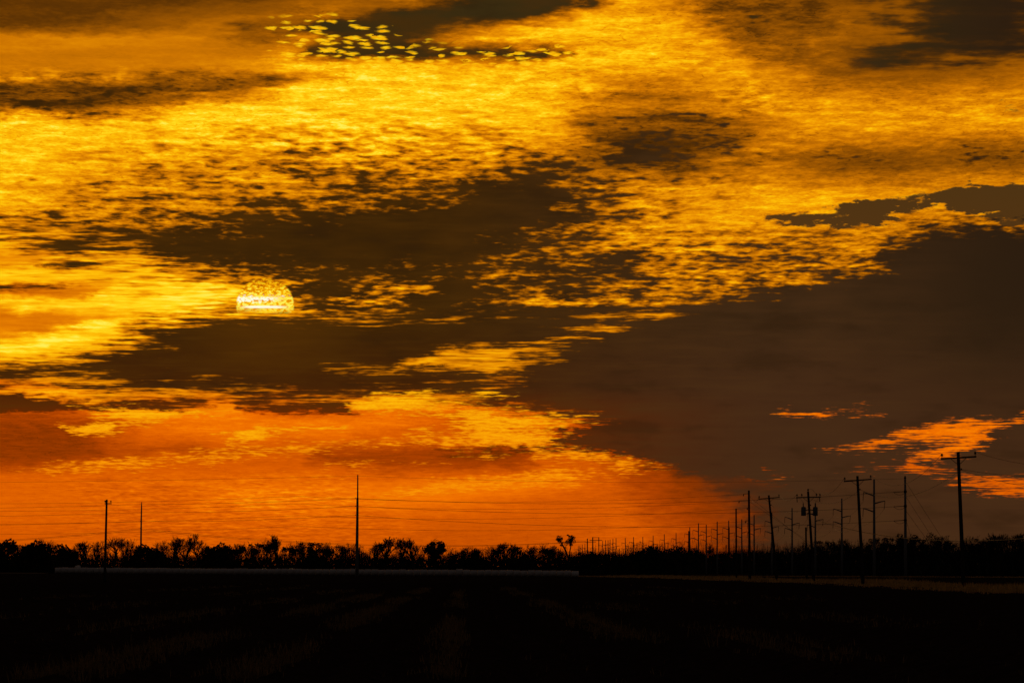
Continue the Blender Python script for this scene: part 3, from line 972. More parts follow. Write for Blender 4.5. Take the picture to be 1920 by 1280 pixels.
def insulator_pin(p, h=0.30, r=0.09):
    return MB().lathe(p, [(0.025, 0.0), (0.025, h * 0.35), (r, h * 0.40), (r * 1.05, h * 0.55), (r * 0.6, h * 0.62), (r * 0.85, h * 0.72), (r * 0.55, h * 0.95), (0.02, h)], 10)


def wood_pole(label, xt, yt, xb, d, arm=None, r=0.155, group='wooden utility poles of the roadside line', arm_yaw=0.0):
    base, top = pole_frame(xt, yt, xb, d)
    t = thing('utility_pole', label, 'utility pole', base, group)
    v = top - base
    H = v.length
    ax = v.normalized()
    sh = MB()
    npt = 7
    sh.path([v * (k / (npt - 1)) + Vector((0, 0, -0.3 if k == 0 else 0)) for k in range(npt)], [r * (1.22 - 0.36 * k / (npt - 1)) for k in range(npt)], 10)
    sh.build('shaft', WOOD, t, True)
    info = {'thing': t, 'base': base, 'top': top, 'ax': ax, 'ends': []}
    if arm:
        half, drop, tilt = arm
        c = v - ax * drop
        adir = Vector((math.cos(arm_yaw), math.sin(arm_yaw), tilt)).normalized()
        off = Vector((0, -1, 0)) * (r + 0.05)
        MB().beam(c - adir * half + off, c + adir * half + off, 0.10, 0.14).build('crossarm', ARMW, t)
        for s in (-1, 1):
            MB().beam(c + adir * (half * 0.42 * s) + off + Vector((0, 0.07, -0.07)), c - ax * 0.62 + off * 0.9, 0.035, 0.045).build('brace', IRON, t)
            q = c + adir * (s * (half - 0.10)) + off + Vector((0, 0, 0.07))
            insulator_pin(q, 0.36, 0.11).build('insulator', CERAM, t, True)
            info['ends'].append(base + q + Vector((0, 0, 0.33)))
        spool = v - ax * (drop + 0.95)
        MB().lathe(spool + Vector((r + 0.05, 0, -0.08)), [(0.05, 0), (0.07, 0.04), (0.04, 0.08), (0.07, 0.12), (0.05, 0.16)], 8).build('spool_insulator', CERAM, t, True)
        info['neutral'] = base + spool + Vector((r + 0.06, 0, 0))
        info['arm_c'], info['adir'] = c, adir
    return info


P1800 = wood_pole('nearest and tallest wooden pole with crossarm, at far right of the line', 1796.5, 847, 1806.5, 520, (1.47, 0.48, 0.06))
P1610 = wood_pole('leaning wooden pole with tilted crossarm just left of a three-armed steel pole', 1607.5, 892, 1618, 662, (1.47, 0.46, 0.08), arm_yaw=0.05)
P1516 = wood_pole('wooden pole carrying two round transformers below its crossarm', 1515, 921, 1526, 772, (1.50, 0.72, 0.02))
P1444 = wood_pole('strongly leaning wooden pole with crossarm, left of the transformer pole', 1441.3, 928, 1457, 880, (1.48, 0.42, 0.08))
P1404 = wood_pole('straight tall dark pole with short side brackets where the long wires end', 1404, 919, 1405.5, 1010, None, 0.19)
P1380 = wood_pole('plain dark pole without arms just left of the tall bracket pole', 1380, 953, 1380.5, 1120, None, 0.16)
P1366 = wood_pole('thick plain pole standing in front of a three-armed steel pole, receding line', 1366.5, 988, 1366.5, 1540, None, 0.24)
P1291 = wood_pole('plain far pole rising beside a small armed pole above the dark trees', 1291.3, 995, 1291.3, 1700, None, 0.2)
P1511 = wood_pole('short bare pole without any arms, close beside the transformer pole', 1510.8, 988, 1512, 950, None, 0.15)
P199 = wood_pole('leftmost wooden pole, seen nearly edge-on, with a stub crossarm', 200.3, 936, 196.8, 920, None, 0.17)
P1361 = wood_pole('tiny plain pole tip above the trees in the gap of the receding line', 1361.2, 1021, 1361.2, 1900, None, 0.16)
PH2 = wood_pole('small far pole with crossarm left of the double pole frame', 1101.2, 1009, 1101.2, 2400, None, 0.24, 'distant crossarm poles above the trees')

# transformer pole extras
T = P1516['thing']
c, adir, ax = P1516['arm_c'], P1516['adir'], P1516['ax']
for s, off_x in ((-1, -1.46), (-1, -0.85), (1, 1.0), (1, 1.38)):      # cut-outs hung under and standing on the arm
    q = c + adir * (off_x * 0.97) + Vector((0, -0.26, -0.05))
    if abs(off_x) > 1.2:
        MB().tube(q, q + Vector((0.03, 0, -0.52)), 0.055, 0.045, 8).build('fuse_cutout', CERAM, T, True)
    else:
        insulator_pin(q + Vector((0, 0, 0.1)), 0.42, 0.10).build('insulator', CERAM, T, True)
shaft_v = P1516['top'] - P1516['base']
MB().lathe(shaft_v + Vector((0, 0, -0.02)), [(0.05, 0), (0.06, 0.12), (0.11, 0.15), (0.10, 0.28), (0.03, 0.36)], 8).build('pole_top_insulator', CERAM, T, True)
for s in (-1, 1):
    cz = shaft_v - ax * 2.55 + Vector((s * 0.72, 0, -0.42))
    tk = MB().lathe(cz, [(0.27, 0.0), (0.30, 0.05), (0.30, 0.98), (0.27, 1.04), (0.18, 1.10)], 14).build('transformer', TANK, T, True)
    MB().lathe(cz + Vector((s * 0.03, -0.02, 1.09)), [(0.05, 0), (0.08, 0.05), (0.05, 0.10), (0.08, 0.16), (0.05, 0.22), (0.07, 0.28), (0.03, 0.50), (0.015, 0.56)], 8).build('bushing', CERAM, tk, True)
    MB().beam(cz + Vector((-s * 0.28, 0, 0.70)), shaft_v - ax * 2.20 + Vector((0, 0, 0)), 0.07, 0.10).build('bracket', IRON, tk)
    MB().beam(cz + Vector((-s * 0.28, 0, 0.25)), shaft_v - ax * 2.72 + Vector((0, 0, 0)), 0.07, 0.10).build('bracket', IRON, tk)
    MB().path([cz + Vector((s * 0.05, -0.02, 1.62)), cz + Vector((s * 0.35, 0, 2.1)), c + adir * (s * 1.2) + Vector((0, -0.2, -0.2))], 0.014, 4).build('jumper_wire', WIRE, tk)
MB().path([shaft_v + Vector((0.05, 0, 0.3)), shaft_v + Vector((0.55, 0, 0.22)), c + adir * 1.0 + Vector((0, -0.2, 0.3)), c + adir * 1.3 + Vector((0, -0.2, 0.46)), c + adir * 1.42 + Vector((0, -0.2, 0.1))], 0.016, 4).build('jumper_wire', WIRE, T)

# leftmost pole: a crossarm seen end on
T = P199['thing']
v = P199['top'] - P199['base']
MB().beam(v + Vector((-0.25, -0.2, -0.62)), v + Vector((0.62, 0.9, -0.60)), 0.11, 0.15).build('crossarm', ARMW, T)
MB().beam(v + Vector((-0.30, -0.25, -0.22)), v + Vector((0.12, 0.3, -0.20)), 0.10, 0.12).build('crossarm', ARMW, T)
insulator_pin(v + Vector((0.55, 0.8, -0.52)), 0.38, 0.12).build('insulator', CERAM, T, True)
insulator_pin(v + Vector((-0.2, -0.15, -0.52)), 0.30, 0.10).build('insulator', CERAM, T, True)

# bracket pole: stand-off arms where the cross-field wires begin
T = P1404['thing']
v = P1404['top'] - P1404['base']
BR = {}
for key, (bx, by) in {'a': (1393.8, 926.5), 'b': (1385.5, 939.5), 'c': (1400.8, 952.5), 'd': (1397.8, 977.0)}.items():
    tip = Vector(((bx - 960) / F_PX * 1010, 1010, height_at(by, 1010))) - P1404['base']
    root = Vector((v.x * 0.9 - 0.1, 0, tip.z + 0.12))
    MB().beam(root, tip + Vector((0, 0, 0.05)), 0.06, 0.08).build('bracket', IRON, T)
    MB().lathe(tip + Vector((0, 0, -0.28)), [(0.03, 0), (0.09, 0.04), (0.06, 0.12), (0.10, 0.17), (0.06, 0.26), (0.03, 0.34)], 8).build('insulator', CERAM, T, True)
    BR[key] = P1404['base'] + tip
for z0, dx in ((-0.95, 17.0), (-1.75, 19.0)):
    MB().tube(v + Vector((0, 0, z0)), Vector((dx, 4.0, 0.0)), 0.022, 0.022, 4).build('guy_wire', WIRE, T)

# distant double-pole frame and its neighbours
base = at(1111.3, 2450)
FH = thing('h_frame_pole', 'far double pole frame with a long crossarm above the treeline', 'utility pole', base, 'distant crossarm poles above the trees')
zt = height_at(1006.5, 2450)
x2 = (1122.7 - 1111.3) / F_PX * 2450
for xx, rr in ((0.0, 0.26), (x2, 0.20)):
    MB().tube((xx, 0, -0.3), (xx, 0, zt), rr, rr * 0.8, 8).build('shaft', WOOD, FH, True)
MB().beam((0.0, -0.3, zt - 0.15), (x2, -0.3, zt - 0.15), 0.14, 0.14).build('tie_beam', ARMW, FH)
zc = height_at(1012.4, 2450)
MB().beam(((1105.2 - 1111.3) / F_PX * 2450, -0.32, zc), ((1129.0 - 1111.3) / F_PX * 2450, -0.32, zc), 0.22, 0.24).build('crossarm', ARMW, FH)
zc2 = height_at(1015.4, 2400) - P1404['base'].z * 0
MB().beam(Vector(((1095.8 - 1101.2) / F_PX * 2400, -0.32, zc2 - PH2['base'].z)), Vector(((1117.5 - 1101.2) / F_PX * 2400, -0.32, zc2 - PH2['base'].z)), 0.20, 0.22).build('crossarm', ARMW, PH2['thing'])

# --- steel line: poles with three side arms
TR_H = 27.0
STEEL_GROUP = 'three-armed steel poles of the receding line'


def steel_pole(label):
    t = thing('transmission_pole', label, 'transmission pole', (0, 0, 0), STEEL_GROUP)
    MB().path([(0, 0, -0.3), (0, 0, 9), (0, 0, 18), (0, 0, TR_H)], [0.43, 0.38, 0.32, 0.25], 12).build('shaft', STEEL, t, True)
    for side, za, zt_, ln in ((-1, 22.45, 23.35, 2.95), (1, 20.3, 20.95, 3.0), (-1, 18.0, 18.9, 3.0)):
        a = Vector((side * 0.22, 0, za))
        b = Vector((side * ln, 0, zt_))
        MB().path([a, a.lerp(b, 0.6) + Vector((0, 0, 0.08)), b], [0.20, 0.16, 0.12], 8).build('davit_arm', STEEL, t, True)
        e = b + Vector((-side * -0.12 if side < 0 else -0.25, 0, -2.3))
        prof = []
        st = MB()
        nseg = 9
        for k in range(nseg + 1):
            p_ = b.lerp(e, k / nseg)
            st.v += []
            if k < nseg:
                st.tube(p_, b.lerp(e, (k + 0.5) / nseg), 0.125, 0.08, 6)
                st.tube(b.lerp(e, (k + 0.5) / nseg), b.lerp(e, (k + 1) / nseg), 0.06, 0.09, 6)
        st.build('insulator', CERAM, t, True)
    return t


steel_list = [(1638.8, 898), (1578.2, 934), (1528.5, 943), (1485, 952), (1447, 960.6), (1413.8, 965.2), (1390.6, 973), (1366.2, 975.4),
              (1344.6, 977.2), (1324.1, 983), (1309.5, 980.4), (1293.2, 988), (1267.5, 998.6), (1245.4, 1000.8), (1224.5, 1003.3), (1205.2, 1005.8),
              (1187.7, 1006), (1172.3, 1007.8), (1155, 1008), (1149.2, 1009.2), (1143.8, 1010.8), (1140, 1012), (1135.4, 1012), (1130, 1013.4),
              (1096.7, 1018.7), (1091.7, 1020), (1087.2, 1022), (1084.2, 1022.5)]
special = {0: 'largest three-armed steel pole, between the leaning crossarm pole and the guyed pole',
           1: 'three-armed steel pole between the transformer pole and the leaning crossarm pole',
           2: 'three-armed steel pole half hidden by the right transformer can',
           3: 'three-armed steel pole alone left of the transformer pole',
           4: 'three-armed steel pole overlapped by the strongly leaning wooden pole',
           5: 'three-armed steel pole just right of the tall bracket pole',
           6: 'three-armed steel pole between the plain dark pole and the bracket pole',
           7: 'three-armed steel pole overlapped by a thick plain pole in the receding line'}
steel_pts = []
proto = None
for k, (px, py) in enumerate(steel_list):
    d = F_PX * (TR_H - CAM_H) / (HORIZON - py)
    lab = special.get(k, 'slender three-armed pole, %s from the right in the receding steel line' % ordn[k])
    if k >= 24:
        lab = 'tiny pole tip among the trees, %s from the right in the receding line' % ordn[k]
    if proto is None:
        t = proto = steel_pole(lab)
    else:
        t = copy_tree(proto)
        t['label'] = lab
    p = at(px, d)
    t.location = (p.x, p.y, 0.0)
    t.rotation_euler = (0, 0, math.radians(random.uniform(-6, 6)))
    if k == 3:
        t.rotation_euler[2] = math.radians(8)
    steel_pts.append(t.location.copy())

# conductors along the steel line
def sagged(p, q, sag, n=14):
    pts = []
    for k in range(n + 1):
        u_ = k / n
        r_ = p.lerp(q, u_)
        r_.z -= sag * 4 * u_ * (1 - u_)
        pts.append(r_)
    return pts


def wire(label, spans, r=WIRE_R, group=None, name='overhead_wire'):
    """one wire over several supports: spans is a list of (point, sag to the next point)"""
    pts = []
    for (p, s), (q, _) in zip(spans[:-1], spans[1:]):
        seg = sagged(Vector(p), Vector(q), s)
        pts += seg if not pts else seg[1:]
    o_ = pts[0].copy()
    ob = MB().path([q - o_ for q in pts], r, 4).build(name, WIRE)
    ob.location = o_
    return tag(ob, label, 'wire', group)


for nm, off in (('upper left', Vector((-2.85, 0, 21.05))), ('right', Vector((2.75, 0, 18.65))), ('lower left', Vector((-2.9, 0, 16.6)))):
    wire('thin conductor strung between the %s arms of the receding steel poles' % nm,
         [(p + off, 2.6) for p in steel_pts[:14]], 0.03, 'conductors on the receding steel poles')

# guyed dead-end pole at the right end of the cross-field wires
D_A = 1732.0
base = at(1697.3, D_A)
A_top = height_at(896, D_A)
A = thing('guyed_pole', 'straight steel pole held by slanting guy wires at its right', 'transmission pole', base)
MB().path([(0, 0, -0.3), (0, 0, 9), (0, 0, 18), (-0.05, 0, A_top)], [0.45, 0.40, 0.34, 0.28], 12).build('shaft', STEEL, A, True)
MB().lathe((-0.05, 0, A_top - 0.05), [(0.30, 0), (0.36, 0.15), (0.2, 0.4), (0.1, 0.75)], 8).build('cap', IRON, A, True)


def m_at(px, py, d):
    return Vector(((px - 960) / F_PX * d, d, height_at(py, d)))


A_att = []
for yy, gx_, gy_ in ((921.3, 1757, 997), (948.5, 1745, 1005), (975, 1730, 1002)):
    zc = height_at(yy, D_A)
    MB().lathe((0, 0, zc - 0.35), [(0.36, 0), (0.42, 0.1), (0.42, 0.55), (0.36, 0.7)], 10).build('clamp_band', IRON, A, True)
    ins = MB()
    p0, p1 = Vector((-0.4, 0, zc)), Vector((-3.2, 0, zc - 0.16))
    for k in range(8):
        ins.tube(p0.lerp(p1, k / 8), p0.lerp(p1, (k + 0.5) / 8), 0.14, 0.08, 6)
        ins.tube(p0.lerp(p1, (k + 0.5) / 8), p0.lerp(p1, (k + 1) / 8), 0.06, 0.10, 6)
    ins.build('insulator', CERAM, A, True)
    A_att.append(base + p1)
    MB().path(sagged(p1, Vector((-0.35, 0, zc - 0.55)), 0.55, 8), 0.045, 4).build('jumper_wire', WIRE, A)
    slope = (gy_ - (yy - 17)) / (gx_ - 1699.0)
    xe = (1083 - (yy - 17)) / slope
    MB().tube((0.3, 0, zc + 2.4), (xe / F_PX * D_A, -6.0, 0.0), 0.05, 0.05, 4).build('guy_wire', WIRE, A)
zc = height_at(978, D_A)
MB().tube((0.35, 0, zc), ((1712.5 - 1697) / F_PX * D_A * 1.9, -4.0, 0.0), 0.045, 0.045, 4).build('guy_wire', WIRE, A)

# lone tall poles out in the field
D_L = 1675.0
base = at(669.6, D_L)
base.z = height_at(1080, D_L)
Lp = thing('lone_pole', 'tall lone steel pole with a pale foot, standing before the bale row', 'transmission pole', base)
zt = height_at(890, D_L) - base.z
MB().path([(0, 0, -0.4), (0, 0, 8.5), (0.08, 0, 16), (0.11, 0, 20.6), (0.15, 0, 20.8), (0.18, 0, zt)], [0.46, 0.40, 0.33, 0.29, 0.21, 0.15], 12).build('shaft', STEEL, Lp, True)
L_att = []
for yy in (934, 948.8, 965.6):
    zc = height_at(yy, D_L) - base.z
    MB().lathe((-0.38, -0.1, zc - 0.1), [(0.04, 0), (0.10, 0.06), (0.06, 0.14), (0.10, 0.22), (0.05, 0.34)], 8).build('insulator', CERAM, Lp, True)
    L_att.append(base + Vector((-0.38, -0.1, zc)))
D_S = 2337.0
base2 = at(264.6, D_S)
Sp = thing('lone_pole', 'slim plain pole rising behind the trees, right of the leftmost wooden pole', 'transmission pole', base2)
zt2 = height_at(941, D_S) - base2.z
MB().path([(0, 0, -0.4), (0, 0, 10), (0.1, 0, 20), (0.2, 0, zt2 - 1.5), (0.22, 0, zt2)], [0.42, 0.36, 0.29, 0.22, 0.12], 10).build('shaft', STEEL, Sp, True)
S_att = []
for yy in (945.2, 960.6, 977.0, 990.2):
    zc = height_at(yy, D_S) - base2.z
    MB().lathe((-0.3, -0.1, zc - 0.1), [(0.04, 0), (0.09, 0.06), (0.05, 0.14), (0.09, 0.22), (0.05, 0.3)], 8).build('insulator', CERAM, Sp, True)
    S_att.append(base2 + Vector((-0.3, -0.1, zc)))

# ================================================================ wires
CR = 'long wires crossing above the field'
for k, nm in enumerate(('highest', 'middle', 'lowest')):
    yl = (949, 964, 981)[k]
    wire('%s of the three long wires between the lone tall pole and the guyed pole' % nm,
         [(m_at(-420, yl + 1, 2900), 1.2), (S_att[k], (0.4, 0.5, 0.6)[k]), (L_att[k], (2.2, 2.0, 2.4)[k]), (A_att[k], 0)], 0.042, CR)
wire('faint highest wire from the top of the lone tall pole to the guyed pole',
     [(m_at(-420, 905, 1800), 0.6), (m_at(670.5, 892, D_L), 1.3), (m_at(1697, 897, D_A), 0)], 0.025, CR)
for key, yl, ym, nm in (('a', 938, 938, 'uppermost'), ('b', 952, 950, 'second'), ('c', 978, 973, 'third'), ('d', 996, 993, 'lowest')):
    wire('%s thin wire running left over the field from the bracket pole' % nm,
         [(BR[key], 1.1), (m_at(560, (930, 944, 966, 986)[('a', 'b', 'c', 'd').index(key)], 1080), 0.9), (m_at(-420, yl, 1150), 0)], 0.018, 'thin wires leaving the bracket pole')
for k in range(2):
    wire(('upper' if k == 0 else 'lower') + ' low wire just above the treeline, from the slim pole to the far crossarm',
         [(m_at(-420, 1013, 2500), 3.0), (S_att[3] + Vector((0, 0, -0.5 * k)), 3.6), (m_at(1098, 1014.5 + 0.8 * k, 2400), 0)], 0.045, 'low wires above the treeline')

RW = 'wires of the roadside wooden pole line'
R_off = {'r': m_at(2190, 838, 430), 'n': m_at(2190, 868, 430), 'n2': m_at(2190, 900, 430), 'tel': m_at(2250, 958, 430)}
e18, e16, e15, e14 = P1800['ends'], P1610['ends'], P1516['ends'], P1444['ends']
wire('wire from the right insulator of the nearest crossarm, sagging out of view', [(e18[1], 1.25), (R_off['r'], 0)], 0.014, RW)
wire('wire leaving the nearest pole below its crossarm, upper of two', [(P1800['neutral'], 0.75), (R_off['n'], 0)], 0.014, RW)
wire('wire leaving the nearest pole below its crossarm, lower of two', [(P1800['neutral'] + Vector((0, 0, -0.05)), 1.1), (R_off['n2'], 0)], 0.014, RW)
wire('wire dipping from the nearest crossarm to the leaning pole beside it', [(e18[0], 1.75), (e16[1], 0)], 0.016, RW)
wire('neutral wire from the nearest pole to the leaning pole beside it', [(P1800['neutral'], 1.5), (P1610['neutral'], 0)], 0.016, RW)
wire('wire dropping from the leaning pole crossarm to the transformer pole', [(e16[0], 0.7), (e15[1], 0)], 0.018, RW)
wire('neutral wire from the leaning pole to the transformer pole', [(P1610['neutral'], 1.0), (P1516['neutral'] + Vector((0, 0, 0.8)), 0)], 0.018, RW)
wire('wire from the transformer pole to the strongly leaning pole', [(e15[0], 0.8), (e14[1], 0)], 0.02, RW)
wire('neutral wire from the transformer pole to the strongly leaning pole', [(P1516['neutral'], 1.0), (P1444['neutral'], 0)], 0.02, RW)
wire('wire from the strongly leaning pole to the tall bracket pole', [(e14[0], 1.0), (P1404['base'] + v * 0 + Vector((0.1, 0, P1404['top'].z - 0.9)), 0)], 0.02, RW)
wire('thick low cable sagging from the transformer pole across to the right edge',
     [(m_at(1528, 974, 772), 2.3), (R_off['tel'], 0)], 0.028, RW)

# ================================================================ trees
def bare_tree(seed, H=10.0, spread=0.55, dense=1.0, upright=0.5, trunk_frac=0.25):
    """trunk mesh and twig mesh of a leafless tree about H metres tall"""
    r = random.Random(seed)
    tr, cr = MB(), MB()
    cnt = [0]

    def grow(p, dirv, ln, rad_, lvl):
        q = p + dirv * ln
        mid = p.lerp(q, 0.5) + Vector((r.uniform(-1, 1), r.uniform(-1, 1), r.uniform(-0.3, 0.5))) * ln * 0.07
        tgt = tr if lvl < 2 else cr
        n = 7 if lvl == 0 else (5 if lvl < 2 else 3)
        if lvl < 4:
            tgt.path([p, mid, q], [rad_, rad_ * 0.85, rad_ * 0.68], n)
        else:
            tgt.tube(p, q, rad_, rad_ * 0.5, 3, False)
        cnt[0] += 1
        if lvl >= 6 or ln < 0.15:
            return
        k = (4, 4, 3, 3, 3, 2)[lvl]
        k = max(2, int(round(k * dense * r.uniform(0.8, 1.15))))
        for i in range(k):
            f = r.uniform(0.45, 1.0) if lvl else r.uniform(0.7, 1.0)
            s = p.lerp(q, f) if f > 0.5 else mid
            a = r.uniform(0, 6.283)
            b = r.uniform(0.35, 0.95) * spread * 1.5
            o1 = dirv.orthogonal().normalized()
            o2 = dirv.cross(o1)
            nd_ = (dirv * math.cos(b) + (o1 * math.cos(a) + o2 * math.sin(a)) * math.sin(b))
            nd_ = (nd_ + Vector((0, 0, upright * (0.5 if lvl else 0.9)))).normalized()
            grow(s, nd_, ln * r.uniform(0.58, 0.82), max(0.02, rad_ * r.uniform(0.46, 0.62)), lvl + 1)
    grow(Vector((0, 0, -0.1)), Vector((r.uniform(-.08, .08), r.uniform(-.08, .08), 1)).normalized(), H * trunk_frac, H * 0.021, 0)
    zmax = max(v_.z for v_ in cr.v)
    f = H / zmax
    for m_ in (tr, cr):
        m_.v = [v_ * f for v_ in m_.v]
    return tr, cr


def leaf_cards(mb, c_, rx, ry, rz_, n, size, r):
    for _ in range(n):
        while True:
            u_ = Vector((r.uniform(-1, 1), r.uniform(-1, 1), r.uniform(-1, 1)))
            if 0.12 < u_.length < 1.0:
                break
        u_ = u_.normalized() * (u_.length ** 0.55)
        p_ = Vector(c_) + Vector((u_.x * rx, u_.y * ry, u_.z * rz_))
        a = Vector((r.gauss(0, 1), r.gauss(0, 1), r.gauss(0, 1))).normalized()
        b = a.orthogonal().normalized()
        s = size * r.uniform(0.5, 1.25)
        t_ = a.cross(b)
        k = len(mb.v)
        mb.v += [p_ - b * s, p_ + t_ * s * 0.55, p_ + b * s, p_ - t_ * s * 0.55]
        mb.f.append((k, k + 1, k + 2, k + 3))


def oak_tree(seed, H=9.0, W=10.0, clumps=34, per=90, size=0.40, base=0.10):
    """broad evergreen: forked trunk, and leaf clumps over a domed crown"""
    r = random.Random(seed)
    tr, cr = MB(), MB()
    tr.path([(0, 0, -0.1), (0.1, 0, H * 0.15), (0.0, 0.1, H * 0.3)], [H * 0.035, H * 0.028, H * 0.022], 8)
    for k in range(clumps):
        a = r.uniform(0, 6.283)
        q = math.sqrt(r.random())
        zz = base + (0.86 - base) * (1 - q ** 2.2) * r.uniform(0.35, 1.0) + 0.05
        c_ = Vector((math.cos(a) * q * W * 0.42, math.sin(a) * q * W * 0.42, H * zz))
        rr = W * r.uniform(0.10, 0.19)
        leaf_cards(cr, c_, rr, rr, rr * 0.72, per, size, r)
        if k % 2 == 0:
            st = Vector((0, 0, H * r.uniform(0.14, 0.3)))
            tr.path([st, st.lerp(c_, 0.55) + Vector((0, 0, -0.2)), c_], [H * 0.014, H * 0.010, 0.03], 5)
    zmax = max(v_.z for v_ in cr.v)
    for m_ in (tr, cr):
        m_.v = [v_ * (H / zmax) for v_ in m_.v]
    return tr, cr


def clumpy_tree(seed, H=10.0, lobes=None):
    """half bare: limbs showing, leaf clumps held towards their ends"""
    r = random.Random(seed)
    tr, cr = bare_tree(seed, H * 0.9, 0.55, 0.8, 0.45, 0.3)
    ends = [v_ for v_ in cr.v if v_.z > H * 0.38]
    for k in range(24):
        c_ = r.choice(ends)
        rr = r.uniform(0.45, 1.0)
        leaf_cards(cr, c_, rr, rr, rr * 0.8, 42, 0.24, r)
    return tr, cr


protos = {'bare': [], 'broad': [], 'clumpy': [], 'slim': []}


def proto_pair(kind, pair, leafmat):
    tr, cr = pair
    H = max(v_.z for v_ in cr.v)
    wx = sorted(v_.x for v_ in cr.v)
    W = wx[int(len(wx) * 0.985)] - wx[int(len(wx) * 0.015)]
    protos[kind].append((tr.mesh('trunk', BARK, True), cr.mesh('crown', leafmat), H, W))


for s in range(7):
    proto_pair('bare', bare_tree(100 + s, 10.0, 0.5 + 0.05 * (s % 3), 1.0, 0.5 + 0.12 * (s % 2), 0.22 + 0.03 * (s % 3)), TWIG)
for s in range(3):
    proto_pair('slim', bare_tree(140 + s, 11.0, 0.34, 1.0, 0.8, 0.26), TWIG)
for s in range(5):
    proto_pair('broad', oak_tree(200 + s, 8.0, 10.0 + s % 3), LEAF if s % 2 == 0 else LEAF_B)
for s in range(4):
    proto_pair('clumpy', clumpy_tree(300 + s), LEAF_B)


def tree_depth(px):
    pts = [(-200, 2120), (1080, 2120), (1130, 2200), (1285, 2500), (1318, 3700), (1360, 3620), (1400, 3300), (1480, 2850), (1560, 2500), (1640, 2150), (1720, 2000), (2200, 1950)]
    for (a, da), (b, db) in zip(pts[:-1], pts[1:]):
        if px <= b:
            return da + (db - da) * max(0.0, (px - a) / (b - a))
    return pts[-1][1]


B_, O_, L_, S_ = 'bare', 'broad', 'clumpy', 'slim'
tree_list = [(-18, 1012, 40, O_), (8, 1008, 50, O_), (37, 1017, 26, B_), (68, 1010, 50, O_), (90, 1008, 28, B_), (106, 1018, 40, O_), (128, 1021, 30, O_), (144, 1022, 20, B_),
             (163, 1012, 26, B_), (185, 1015, 26, B_), (217, 1002, 36, B_), (234, 1004, 32, B_), (256, 1017, 24, B_), (278, 1018, 48, O_), (299, 1011, 22, B_),
             (324, 1003, 40, B_), (350, 999, 44, B_), (374, 999, 34, B_), (394, 1022, 26, O_), (413, 1014, 40, O_), (437, 1018, 26, L_), (449, 1014, 20, B_),
             (468, 1013, 30, L_), (490, 1006, 36, L_), (505, 1011, 22, B_), (520, 1000, 24, S_), (539, 1014, 20, L_), (560, 1010, 28, B_), (576, 1015, 26, L_), (592, 1017, 28, O_),
             (603, 1018, 22, L_), (616, 1018, 24, B_), (640, 1013, 38, B_), (659, 1016, 24, B_), (681, 1025, 20, B_), (700, 1013, 36, B_), (723, 1003, 40, B_), (752, 1006, 38, B_),
             (776, 1007, 32, B_), (800, 1011, 34, L_), (814, 1008, 36, L_), (834, 1014, 36, L_), (851, 1026, 22, B_), (866, 1024, 26, B_), (882, 1027, 36, O_), (900, 1022, 28, B_),
             (923, 1018, 30, B_), (941, 1014, 32, B_), (957, 1019, 30, B_), (976, 1030, 28, O_), (998, 1016, 28, B_), (1018, 1016, 26, L_), (1040, 1022, 24, B_),
             (1085, 1031, 20, L_), (1105, 1032, 28, O_), (1126, 1029, 24, B_), (1143, 1030, 24, B_), (1166, 1037, 24, O_), (1194, 1031, 32, O_), (1214, 1021, 36, O_), (1236, 1023, 38, O_),
             (1256, 1026, 28, O_), (1281, 1022, 38, O_), (1300, 1026, 24, O_), (1314, 1023, 20, B_), (1333, 1017, 26, B_), (1352, 1028, 22, B_), (1377, 1028, 26, B_),
             (1397, 1024, 26, B_), (1420, 1026, 26, B_), (1444, 1028, 24, B_), (1467, 1028, 26, B_), (1491, 1025, 24, B_), (1512, 1015, 28, B_), (1534, 1012, 30, L_), (1553, 1008, 30, B_),
             (1576, 1011, 26, B_), (1592, 1009, 32, B_), (1616, 1010, 32, L_), (1645, 1009, 30, B_), (1664, 1006, 28, L_), (1681, 1002, 28, B_), (1700, 1003, 32, L_), (1716, 997, 32, L_),
             (1734, 1004, 26, L_), (1758, 1000, 32, B_), (1785, 1004, 30, L_), (1811, 1003, 28, B_), (1834, 1002, 30, L_), (1851, 997, 30, B_), (1875, 995, 32, B_), (1899, 997, 30, B_),
             (1920, 995, 32, B_), (1946, 998, 30, B_)]
marks = [(-200, 'the left edge of the picture'), (198, 'the leftmost wooden pole'), (265, 'the slim plain pole'), (670, 'the lone tall pole'), (868, 'the slightly taller bale'),
         (1060, 'the twin-crowned tree'), (1111, 'the far double pole frame'), (1290, 'the plain far pole'), (1404, 'the tall bracket pole'), (1520, 'the transformer pole'),
         (1610, 'the crossarm pole leaning right'), (1697, 'the guyed pole'), (1801, 'the nearest crossarm pole')]
looks = {'bare': 'leafless fine-twigged tree', 'broad': 'dark round-crowned evergreen',
         'clumpy': 'ragged tree with leaf clumps', 'slim': 'tall narrow leafless tree'}
seen = {}
